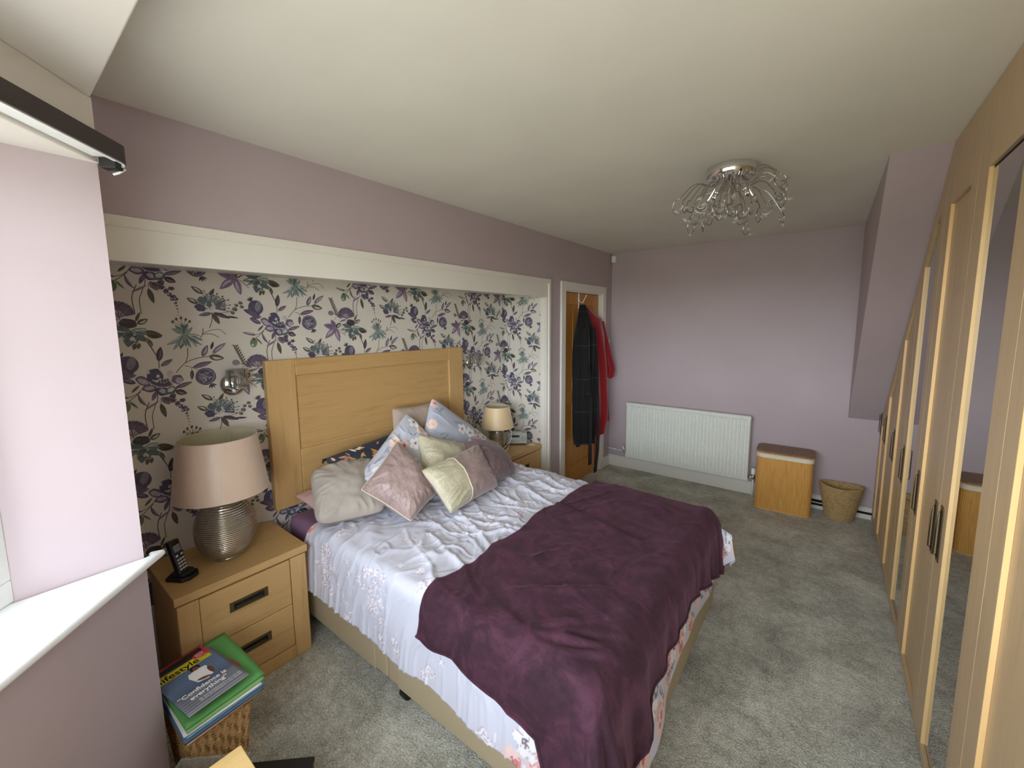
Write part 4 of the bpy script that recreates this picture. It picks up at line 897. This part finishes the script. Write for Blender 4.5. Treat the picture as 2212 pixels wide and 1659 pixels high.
# ------------------------------------------------------------------ ceiling light
t = thing('ceiling_light', 'chrome ceiling light with curling wires and glass leaves', 'light', (-.44, 2.37, 2.4))
MB().lathe([(.112, 0), (.114, -.006), (.114, -.040), (.106, -.052), (.05, -.058)], n=56).build('ceiling_plate', M['chrome'], t, smooth=True, angle=40)
q = NM('crystal_leaf', .05); q.col((.95, .96, .95, 1)); q.b.inputs['Transmission Weight'].default_value = .7; q.b.inputs['IOR'].default_value = 1.5; M['crystal'] = q.mat
rnd = random.Random(12); q = NM('grey_chrome_wire', .2, 1); q.col((.5, .49, .46, 1)); M['wire'] = q.mat
for k in range(5):
    a = 2*pi*k/5+.5; dr = Vector((cos(a)*.55, sin(a)*.55, -.84)); p = Vector((cos(a)*.05, sin(a)*.05, -.055)); 
    MB().tube([p, p+dr*.03, p+dr*.032, p+dr*.10], [.008, .008, .016, .013], 18).build('lamp_holder', M['chrome'], t, smooth=True, angle=50)
    MB().tube([p+dr*.10, p+dr*.115, p+dr*.14], [.007, .009, .004], 10).build('bulb', M['glass'], t, smooth=True)
def glass_leaf(mb, p, d, L):
    d = d.normalized(); s = d.orthogonal().normalized(); s.rotate(Matrix.Rotation(rnd.uniform(0, 6), 3, d)); n_ = d.cross(s)
    vs = [p, p+d*L*.5+s*L*.26, p+d*L, p+d*L*.5-s*L*.26, p+d*L*.5+n_*L*.09, p+d*L*.5-n_*L*.09]
    mb.add(vs, [(0, 1, 4), (1, 2, 4), (2, 3, 4), (3, 0, 4), (1, 0, 5), (2, 1, 5), (3, 2, 5), (0, 3, 5)])
for k in range(30):
    a = 2*pi*k/30+rnd.uniform(-.1, .1); R = rnd.uniform(.13, .25); zd = rnd.uniform(-.235, -.09)
    p0 = Vector((cos(a)*.06, sin(a)*.06, -.052)); e_ = Vector((cos(a)*R, sin(a)*R, zd)); sd = Vector((-sin(a), cos(a), 0)); rad = Vector((cos(a), sin(a), 0))
    mid = p0*.4+e_*.6+Vector((0, 0, .03))
    pts = [p0, p0*.7+mid*.3+Vector((0, 0, -.03)), mid, e_]
    cr = rnd.uniform(.03, .052); sg = rnd.choice((-1, 1)); c0 = e_-Vector((0, 0, cr))
    for j in range(1, 11):
        b_ = j*.5*rnd.uniform(.95, 1.05); rr_2 = cr*(1-j*.045); pts.append(c0+rad*(sin(b_)*rr_2*.7)+sd*(sg*sin(b_)*rr_2*.8)+Vector((0, 0, cos(b_)*rr_2)))
    P2 = [pts[0]]; PP = [pts[0]]+pts+[pts[-1]]
    for i in range(1, len(PP)-2):
        for j in range(4):
            tq = (j+1)/4; a_, b2, c_2, d2 = PP[i-1:i+3]
            P2.append(.5*((2*b2)+(c_2-a_)*tq+(2*a_-5*b2+4*c_2-d2)*tq*tq+(3*b2-a_-3*c_2+d2)*tq**3))
    P2 = [p for i, p in enumerate(P2) if i == 0 or (p-P2[i-1]).length > 1e-4]
    wo_ = MB().tube(P2, .0025, 6).build('wire_branch', M['wire'], t, smooth=True)
    lm = MB()
    for j in (len(P2)-1, len(P2)-14, len(P2)-26):
        if j > 3: glass_leaf(lm, P2[j], Vector((rnd.uniform(-1, 1), rnd.uniform(-1, 1), rnd.uniform(-1, .6))), rnd.uniform(.028, .042))
    lm.build('crystal_leaves', M['crystal'], wo_)
# ------------------------------------------------------------------ alarm sensor, wall plate
tag(MB().box(-.024, .024, -.05, .0, -.07, .0).build('alarm_sensor', M['upvc'], loc=(WX+.034, FY, 2.37), bevel=.008, seg=3), 'small white alarm sensor high in the far left ceiling corner', 'sensor')
t = thing('light_switch', 'white light switch plate on the lilac wall between the door and the corner', 'switch', (WX, 4.325, 1.42))
MB().box(0, .009, -.043, .043, -.043, .043).build('plate', M['upvc'], t, bevel=.003); MB().box(.009, .013, -.012, .012, -.016, .016).build('rocker', M['upvc'], t, bevel=.002)
# ------------------------------------------------------------------ robes on the door hook
t = thing('door_hook', 'pale metal over-door hook at the top of the oak door', 'hook', (-1.995, 3.70, 1.86))
MB().box(-.001, .002, -.014, .014, .0, .078).tube([(.002, -.01, .05), (.006, -.012, -.07), (.03, -.014, -.085), (.05, -.014, -.06)], .004, 8).tube([(.004, 0, .0), (.03, .02, -.02), (.055, .05, .05)], .004, 8).tube([(.055, .05, .05), (.058, .053, .057)], .006, 8).build('hook_body', M['upvc'], t)
q = NM('black_check_fleece', .9, sheen=.08); v = q.coords()
def lines(comp, sc, wdt):
    sx_ = q.n('ShaderNodeSeparateXYZ'); q.l(v, sx_.inputs[0]); m1 = q.n('ShaderNodeMath', operation='MULTIPLY'); q.l(sx_.outputs[comp], m1.inputs[0]); m1.inputs[1].default_value = sc
    m2 = q.n('ShaderNodeMath', operation='FRACT'); q.l(m1.outputs[0], m2.inputs[0]); m3 = q.n('ShaderNodeMath', operation='LESS_THAN'); q.l(m2.outputs[0], m3.inputs[0]); m3.inputs[1].default_value = wdt; return m3.outputs[0]
la, lb = lines(1, 5.2, .016), lines(2, 3.1, .010); mx = q.n('ShaderNodeMath', operation='MAXIMUM'); q.l(la, mx.inputs[0]); q.l(lb, mx.inputs[1])
q.col(q.ramp(mx.outputs[0], [(0, srgb(11, 11, 13)), (1, srgb(72, 72, 76))])); M['robe_black'] = q.mat
q = NM('red_fleece', .9, sheen=.5); q.col(srgb(150, 8, 24)); q.bump(q.noise(q.coords(), 500, 2), .3, .001); M['robe_red'] = q.mat
def robe(P, keys, folds, seed, mat, nz=70, n=72):
    """keys: z, centre y, half width, centre x, half depth"""
    K = np.array(keys, float)[::-1]; zs_ = np.linspace(K[0, 0], K[-1, 0], nz); I = lambda c: np.interp(zs_, K[:, 0], K[:, c])
    yc, hw_, xc, hd = I(1), I(2), I(3), I(4); a = np.linspace(0, 2*pi, n, endpoint=False); A, Z = np.meshgrid(a, zs_, indexing='xy')
    f = 1+.34*np.sin(A*folds+fbm(Z*2, A*0, 2, seed)*2.2+seed)*np.clip((K[-1, 0]-Z)*2.2, .15, 1)+.12*fbm(A*1.2, Z*3, 3, seed+4)
    X = xc[:, None]+hd[:, None]*np.sin(A)*f; Y = yc[:, None]+hw_[:, None]*np.cos(A)*(1+.05*(f-1))
    X = np.where(Y > 4.0, np.maximum(X, -1.944+.006*np.sin(A*3)), np.maximum(X, -1.992))
    Pn = np.stack([X, Y, Z+.012*np.sin(A*3+seed)*(Z < K[0, 0]+.03)], -1); mb = MB(); vs = Pn.reshape(-1, 3).tolist(); fs = []
    for i in range(nz-1):
        for k in range(n): fs.append((i*n+k, i*n+(k+1) % n, (i+1)*n+(k+1) % n, (i+1)*n+k))
    fs.append(tuple(range((nz-1)*n, nz*n))); mb.add(vs, fs); return mb
def ribbon(pts, wd, th):
    mb = MB(); pts = [Vector(p) for p in pts]; L = []
    for p in pts: L.append([p+Vector((-th/2, -wd/2, 0)), p+Vector((th/2, -wd/2, 0)), p+Vector((th/2, wd/2, 0)), p+Vector((-th/2, wd/2, 0))])
    vs = [q_ for r in L for q_ in r]; fs = [(3, 2, 1, 0), tuple(range(len(vs)-4, len(vs)))]
    for i in range(len(L)-1):
        for k in range(4): fs.append((i*4+k, i*4+(k+1) % 4, (i+1)*4+(k+1) % 4, (i+1)*4+k))
    return mb.add(vs, fs)
def rel(mb, o): mb.v = [(a-o[0], b-o[1], c-o[2]) for a, b, c in mb.v]; return mb
o_ = (-1.93, 4.0, .5); t = thing('dressing_gown', 'red dressing gown hanging at the right of the oak door', 'dressing gown', o_, group='dressing gowns on the door hook')
rel(robe(None, [(1.80, 3.77, .03, -1.955, .02), (1.76, 3.80, .08, -1.95, .028), (1.68, 3.93, .15, -1.925, .035), (1.5, 3.97, .155, -1.91, .045), (1.2, 3.99, .145, -1.90, .05), (.9, 4.02, .13, -1.90, .05), (.62, 4.05, .12, -1.90, .05), (.46, 4.0, .09, -1.90, .045)], 4, 3, 0), o_).build('gown_body', M['robe_red'], t, smooth=True)
rel(robe(None, [(1.66, 4.03, .045, -1.91, .03), (1.4, 4.13, .06, -1.90, .035), (1.22, 4.20, .065, -1.895, .038), (1.14, 4.24, .07, -1.895, .04), (1.05, 4.215, .07, -1.895, .04)], 3, 5, 0), o_).build('sleeve', M['robe_red'], t, smooth=True)
rel(robe(None, [(.98, 4.10, .05, -1.91, .03), (.75, 4.15, .065, -1.905, .03), (.58, 4.17, .065, -1.905, .03)], 3, 8, 0), o_).build('gown_hem', M['robe_red'], t, smooth=True)
rel(ribbon([(-1.93, 3.97, .62), (-1.925, 3.975, .4), (-1.93, 3.985, .2), (-1.93, 3.99, .10)], .03, .008), o_).build('belt', M['robe_red'], t)
o_ = (-1.90, 3.68, .46); t = thing('dressing_gown', 'black checked dressing gown hanging over the middle of the oak door', 'dressing gown', o_, group='dressing gowns on the door hook')
rel(robe(None, [(1.82, 3.655, .022, -1.93, .03), (1.74, 3.655, .06, -1.92, .045), (1.62, 3.66, .125, -1.91, .06), (1.44, 3.635, .135, -1.905, .07), (1.2, 3.64, .14, -1.90, .075), (.9, 3.65, .15, -1.90, .08), (.6, 3.665, .155, -1.90, .075), (.44, 3.67, .15, -1.90, .07)], 6, 1, 0), o_).build('gown_body', M['robe_black'], t, smooth=True)
rel(robe(None, [(1.60, 3.56, .045, -1.85, .04), (1.3, 3.555, .06, -1.84, .045), (1.05, 3.565, .062, -1.84, .045), (.93, 3.57, .06, -1.84, .045)], 3, 2, 0), o_).build('sleeve', M['robe_black'], t, smooth=True)
rel(robe(None, [(1.60, 3.70, .04, -1.85, .035), (1.3, 3.715, .05, -1.84, .04), (1.05, 3.73, .05, -1.84, .04), (.93, 3.735, .05, -1.84, .04)], 3, 4, 0), o_).build('sleeve', M['robe_black'], t, smooth=True)
rel(ribbon([(-1.81, 3.62, .92), (-1.80, 3.60, .6), (-1.80, 3.605, .25)], .055, .012), o_).build('belt', M['robe_black'], t)
rel(ribbon([(-1.81, 3.76, .92), (-1.79, 3.76, .6), (-1.80, 3.765, .35), (-1.81, 3.74, .13)], .05, .012), o_).build('belt', M['robe_black'], t)
rel(ribbon([(-1.815, 3.60, .93), (-1.80, 3.69, .915), (-1.815, 3.78, .93)], .03, .02), o_).build('belt_knot', M['robe_black'], t)
# ------------------------------------------------------------------ curtain rail over the left bay window
M['rail'] = plain('dark_brown_vinyl', srgb(62, 52, 50), .5)
d = (B_-A_).normalized(); n = Vector((-d.y, d.x)); 
if n.x < 0: n = -n
z0, z1 = 2.092, 2.138
t = thing('curtain_rail', 'dark brown curtain rail with rounded end above the left bay window', 'curtain rail', (A_.x, A_.y, z0))
def pt(s, o): p = A_+d*s+n*o; return (p.x-A_.x, p.y-A_.y)
path = [pt(.86, .078), pt(.03, .078)]+[pt(-.045*sin(k*pi/12)+.03, .033+.045*cos(k*pi/12)) for k in range(1, 7)]+[pt(-.016, .012)]
def band(path, th, z0, z1, mb=None):
    mb = mb or MB(); vs = []
    for i, p in enumerate(path):
        a = Vector(path[max(0, i-1)]); b = Vector(path[min(len(path)-1, i+1)]); dd = (b-a).normalized(); nn = Vector((-dd.y, dd.x)); q_ = Vector(p)
        for w_, z in ((0, z0), (th, z0), (th, z1), (0, z1)): r = q_+nn*w_; vs.append((r.x, r.y, z))
    fs = [(0, 1, 2, 3), tuple(range(len(vs)-4, len(vs)))[::-1]]
    for i in range(len(path)-1):
        for k in range(4): fs.append((i*4+k, (i+1)*4+k, (i+1)*4+(k+1) % 4, i*4+(k+1) % 4))
    return mb.add(vs, fs)
band(path, .003, 0, z1-z0).build('fascia', M['rail'], t, smooth=True, angle=50)
path2 = [tuple(Vector(p)-Vector((n.x, n.y))*.004) for p in path[:2]]+[tuple(Vector(p)*.92+Vector(pt(.0, .03))*.08) for p in path[2:]]
band(path2, .004, -.003, .010).build('fascia_liner', M['upvc'], t, smooth=True, angle=50)
mb = MB(); mb.prism([pt(.86, .074), pt(.02, .074), pt(.02, .050), pt(.86, .050)], .004, .012); mb.build('track', M['upvc'], t, bevel=.001)
mb = MB(); mb.prism([pt(.86, .044), pt(.03, .044), pt(.03, .006), pt(.86, .006)], .012, .02); mb.build('track_back', M['upvc'], t)
MB().prism([pt(.018, .052), pt(-.012, .052), pt(-.012, .012), pt(.018, .012)], -.012, .014).build('end_stop', M['blackm'], t, bevel=.002)
MB().tube([(*pt(-.022, .05), -.002), (*pt(-.026, .03), -.012), (*pt(-.022, .018), -.018)], .0035, 8).build('cord_hook', M['upvc'], t, smooth=True)
for s in (.12, .5, .8): MB().prism([pt(s, .074), pt(s+.015, .074), pt(s+.015, .002), pt(s, .002)], .02, .03).build('bracket', M['upvc'], t)
# ------------------------------------------------------------------ corner clutter by the bay
q = NM('willow_wicker', .55); v = q.coords(); w1 = q.n('ShaderNodeTexWave', wave_type='BANDS', bands_direction='Z'); q.l(v, w1.inputs[0]); w1.inputs['Scale'].default_value = 30; w1.inputs['Distortion'].default_value = .6
ns = q.noise(v, 60, 3, .6); q.col(q.ramp(ns, [(.3, srgb(166, 124, 70)), (.7, srgb(206, 168, 110))])); q.bump(w1.outputs['Fac'], .7, .004); M['willow'] = q.mat
t = thing('wicker_basket', 'square wicker basket stuffed with papers in front of the near cabinet', 'basket', (-1.715, .385, 0), radians(3))
def wick(hx0, hy0, hx1, hy1, H, n=40):
    rows = []
    for k in range(46):
        u = k/45; hx, hy = hx0+(hx1-hx0)*u, hy0+(hy1-hy0)*u; pts = []
        per = [(-hx, -hy), (hx, -hy), (hx, hy), (-hx, hy)]
        for e in range(4):
            a, b = per[e], per[(e+1) % 4]
            for j in range(n):
                s_2 = j/n; x, y = a[0]+(b[0]-a[0])*s_2, a[1]+(b[1]-a[1])*s_2; nx, ny = ((0, -1), (1, 0), (0, 1), (-1, 0))[e]
                w_ = .0045*sin(j*2*pi/10+(pi if k % 2 else 0)); pts.append((x+nx*w_, y+ny*w_, .004+H*u))
        rows.append(pts)
    mb = MB(); n4 = 4*n; mb.add([p for r in rows for p in r], [(i*n4+k, i*n4+(k+1) % n4, (i+1)*n4+(k+1) % n4, (i+1)*n4+k) for i in range(45) for k in range(n4)]+[tuple(range(n4))[::-1]])
    return mb
wick(.105, .075, .135, .095, .292).build('basket_body', M['willow'], t, smooth=True, angle=70)
MB().tube([(-.138, -.098, .297), (.138, -.098, .297), (.138, .098, .297), (-.138, .098, .297), (-.138, -.098, .297), (.13, -.098, .297)], .008, 10).build('rim', M['willow'], t, smooth=True)
for s in (-.07, .07):
    mb = MB()
    for k in range(5): mb.tube([(.13, s+k*.006, .288), (.147, s+k*.006, .292), (.149, s+k*.006, .303), (.136, s+k*.006, .308)], .0035, 6)
    mb.build('rim_binding', M['willow'], t, smooth=True)
FG = 'papers and folders piled on the wicker basket'
def sheet(name, cx, cy, z, wx, wy, rz, th, mat, label, cat, tilt=(0, 0), bend=.0, group=FG):
    n = 14; P = np.zeros((n, n, 3))
    for i in range(n):
        for j in range(n):
            u, v_ = i/(n-1)*2-1, j/(n-1)*2-1; P[i, j] = (u*wx/2, v_*wy/2, bend*(1-u*u)+tilt[0]*u+tilt[1]*v_)
    me = MB(); 
    o = gridmesh(name, P, mat, thick=th); o.location = (cx, cy, z+th); o.rotation_euler = (0, 0, radians(rz)); tag(o, label, cat, group); return o
M['f_green'] = plain('green_card', srgb(92, 158, 84), .6); M['f_blue'] = plain('blue_card', srgb(110, 156, 180), .6); M['f_buff'] = plain('buff_card', srgb(200, 160, 132), .6); M['f_white'] = plain('white_paper', srgb(222, 224, 218), .6); M['f_navy'] = plain('pale_blue_card', srgb(80, 112, 140), .6); M['f_lime'] = plain('light_green_card', srgb(126, 176, 104), .6)
sheet('folder', -1.70, .395, .318, .30, .235, 4, .006, M['f_buff'], 'buff card folder lowest in the pile on the wicker basket', 'folder', (-.008, .006))
sheet('folder', -1.70, .395, .329, .31, .238, 2, .010, M['f_navy'], 'slate blue folder just above the buff one', 'folder', (-.008, .006))
sheet('folder', -1.70, .398, .344, .31, .235, 3, .006, M['f_blue'], 'light blue folder under the white sheets', 'folder', (-.008, .006))
sheet('paper', -1.69, .395, .355, .295, .232, 1, .004, M['f_white'], 'white papers sandwiched between blue and green folders', 'paper', (-.008, .006))
sheet('folder', -1.70, .400, .364, .31, .236, 3, .004, M['f_lime'], 'lighter green folder below the large green one', 'folder', (-.008, .006))
sheet('folder', -1.715, .398, .376, .325, .240, 4, .005, M['f_green'], 'large green card folder on top of the pile, under the magazines', 'folder', (-.010, .006), .006)
M['m_red'] = plain('glossy_red_print', srgb(196, 52, 74), .3)
mg2 = sheet('magazine', -1.745, .372, .397, .235, .165, 14, .004, M['m_red'], 'red-edged magazine mostly hidden under the lifestyle one', 'magazine', (0, 0))
MB().box(-.105, .08, -.07, .07, 0.0001, .0006).build('cover_photo', M['blackm'], mg2)
# top magazine, cover in local x (down the page) and y (across)
q = NM('cover_photograph', .25); v = q.coords(); sx_ = q.n('ShaderNodeSeparateXYZ'); q.l(v, sx_.inputs[0]); rmp = q.n('ShaderNodeMapRange'); rmp.inputs[1].default_value = -.14; rmp.inputs[2].default_value = .14; q.l(sx_.outputs[0], rmp.inputs[0])
w1 = q.n('ShaderNodeTexWave', wave_type='BANDS', bands_direction='X'); q.l(v, w1.inputs[0]); w1.inputs['Scale'].default_value = 24; w1.inputs['Distortion'].default_value = .4
mxc = q.n('ShaderNodeMix', data_type='RGBA'); q.l(w1.outputs['Fac'], mxc.inputs[0]); mxc.inputs[0].default_value = .3
cr_ = q.ramp(rmp.outputs[0], [(0, srgb(96, 124, 160)), (.45, srgb(112, 138, 170)), (.62, srgb(84, 96, 118)), (.66, srgb(140, 138, 138)), (1, srgb(158, 154, 150))]); q.l(cr_, mxc.inputs[6]); mxc.inputs[7].default_value = srgb(96, 112, 138); q.l(mxc.outputs[2], q.b.inputs['Base Color']); M['cover'] = q.mat
MW, MH = .185, .262
mg = sheet('magazine', -1.672, .368, .409, MH, MW, 9, .004, M['cover'], 'glossy lifestyle magazine with a quote on its cover, topmost on the pile', 'magazine', (.0, .0))
M['m_yellow'] = plain('yellow_print', srgb(214, 200, 40), .3); M['ink'] = plain('black_ink', srgb(20, 20, 22), .4); M['m_white'] = plain('white_ink', srgb(245, 245, 245), .4); M['skin'] = plain('printed_skin_tone', srgb(120, 78, 60), .4)
mb = MB(); zc = .0008
mb.box(-.122, -.083, -.088, .075, zc-.0006, zc); mb.build('title_banner', M['m_yellow'], mg)
def text(s, x, y, size, mat, parent, name, z=zc+.0002, bold=0):
    cu = bpy.data.curves.new(name, 'FONT'); cu.body = s; cu.size = size; cu.extrude = .0002; cu.offset = bold; cu.materials.append(mat)
    tmp = bpy.data.objects.new(name, cu); COL.objects.link(tmp); bpy.context.view_layer.update(); me = bpy.data.meshes.new_from_object(tmp.evaluated_get(bpy.context.evaluated_depsgraph_get())); bpy.data.objects.remove(tmp)
    o = bpy.data.objects.new(name, me); COL.objects.link(o); o.parent = parent; o.location = (x, y, z); o.rotation_euler = (0, 0, pi/2); return o
text('lifestyle', -.088, -.082, .040, M['ink'], mg, 'title_text', bold=.0006)
MB().prism([(-.122+.036*0+.018*cos(k*.314), .058+.028*sin(k*.314)) for k in range(20)], zc-.0004, zc+.0004).build('badge', M['m_red'], mg)
for k, s in enumerate(('your free', 'guide to', 'a new you')): text(s, -.128+k*.009, .040, .007, M['m_white'], mg, 'badge_text', zc+.0008)
fig = MB(); fig.prism([(-.054, .006), (-.050, -.016), (-.030, -.022), (.012, -.012), (.022, .016), (.010, .040), (-.030, .046), (-.050, .036), (-.054, .018)], zc-.0004, zc)
fig.build('printed_shirt', M['m_white'], mg)
fig = MB(); fig.prism(blob(-.062, .012, .011, .010), zc+.0003, zc+.0006).prism(leaf(-.04, .04, .015, .038, .014), zc, zc+.0003).prism(leaf(.0, -.012, .018, .03, .014), zc, zc+.0003); fig.build('printed_figure', M['skin'], mg)
MB().prism(blob(-.067, .012, .015, .015), zc-.0004, zc+.0002).build('printed_hair', M['ink'], mg)
text('\u201cConfidence is', .048, -.084, .0245, M['m_white'], mg, 'quote_text', bold=.0005); text('everything\u201d', .074, -.060, .0245, M['m_white'], mg, 'quote_text', bold=.0005)
for k in range(2): text('life, love and feeling good in your own skin', .092+k*.01, -.045, .0075, M['m_white'], mg, 'caption_text')
# clear box, black device, pale stool
a45 = math.atan2(.68, .73)
t = thing('storage_box', 'clear plastic storage box at the very bottom, behind the pale wooden stool', 'box', (-1.385, .265, 0), a45)
mb = MB(); hx, hy, H, w_ = .098, .095, .29, .003
mb.box(-hx, hx, -hy, hy, 0, w_).box(-hx, hx, -hy, -hy+w_, w_, H).box(-hx, hx, hy-w_, hy, w_, H).box(-hx, -hx+w_, -hy+w_, hy-w_, w_, H).box(hx-w_, hx, -hy+w_, hy-w_, w_, H)
mb.build('box_body', M['clearp'], t)
mb = MB(); e_ = .008
mb.box(-hx-e_, hx+e_, -hy-e_, -hy, H-.006, H).box(-hx-e_, hx+e_, hy, hy+e_, H-.006, H).box(-hx-e_, -hx, -hy, hy, H-.006, H).box(hx, hx+e_, -hy, hy, H-.006, H); mb.build('rim', M['clearp'], t, bevel=.002)
tag(MB().prism(blob(-1.385, .265, .06, .05, .3, .12), .004, .16).build('crumpled_bag', M['blackm'], bevel=.01), 'dark grey bag inside the clear plastic box', 'bag')
t = thing('desk_tray', 'black plastic device with ridged lid lying on the carpet by the clear box', 'device', (-1.425, .475, 0), a45)
MB().box(-.115, .115, -.058, .075, 0, .06).build('case', M['blackp'], t, bevel=.008, seg=3)
MB().box(-.118, .118, .030, .078, .058, .078).build('lid', M['blackm'], t, bevel=.005, seg=3)
mb = MB()
for k in range(4): mb.box(-.08+k*.045, -.05+k*.045, -.02, .0, .0595, .0625)
mb.build('button', M['blackm'], t, bevel=.001)
t = thing('stool', 'pale pine stool top showing as a bright corner at the bottom edge', 'stool', (-1.035, .185, 0))
MB().box(-.173, .173, -.153, .153, .478, .50).build('seat', M['pale_wood'], t, bevel=.003)
for x in (-.145, .145):
    for y in (-.125, .125): MB().box(x-.016, x+.016, y-.016, y+.016, 0, .478).build('leg', M['pale_wood'], t, bevel=.002)
for ya in (-.138, .118): MB().box(-.129, .129, ya, ya+.02, .42, .478).build('apron', M['pale_wood'], t)
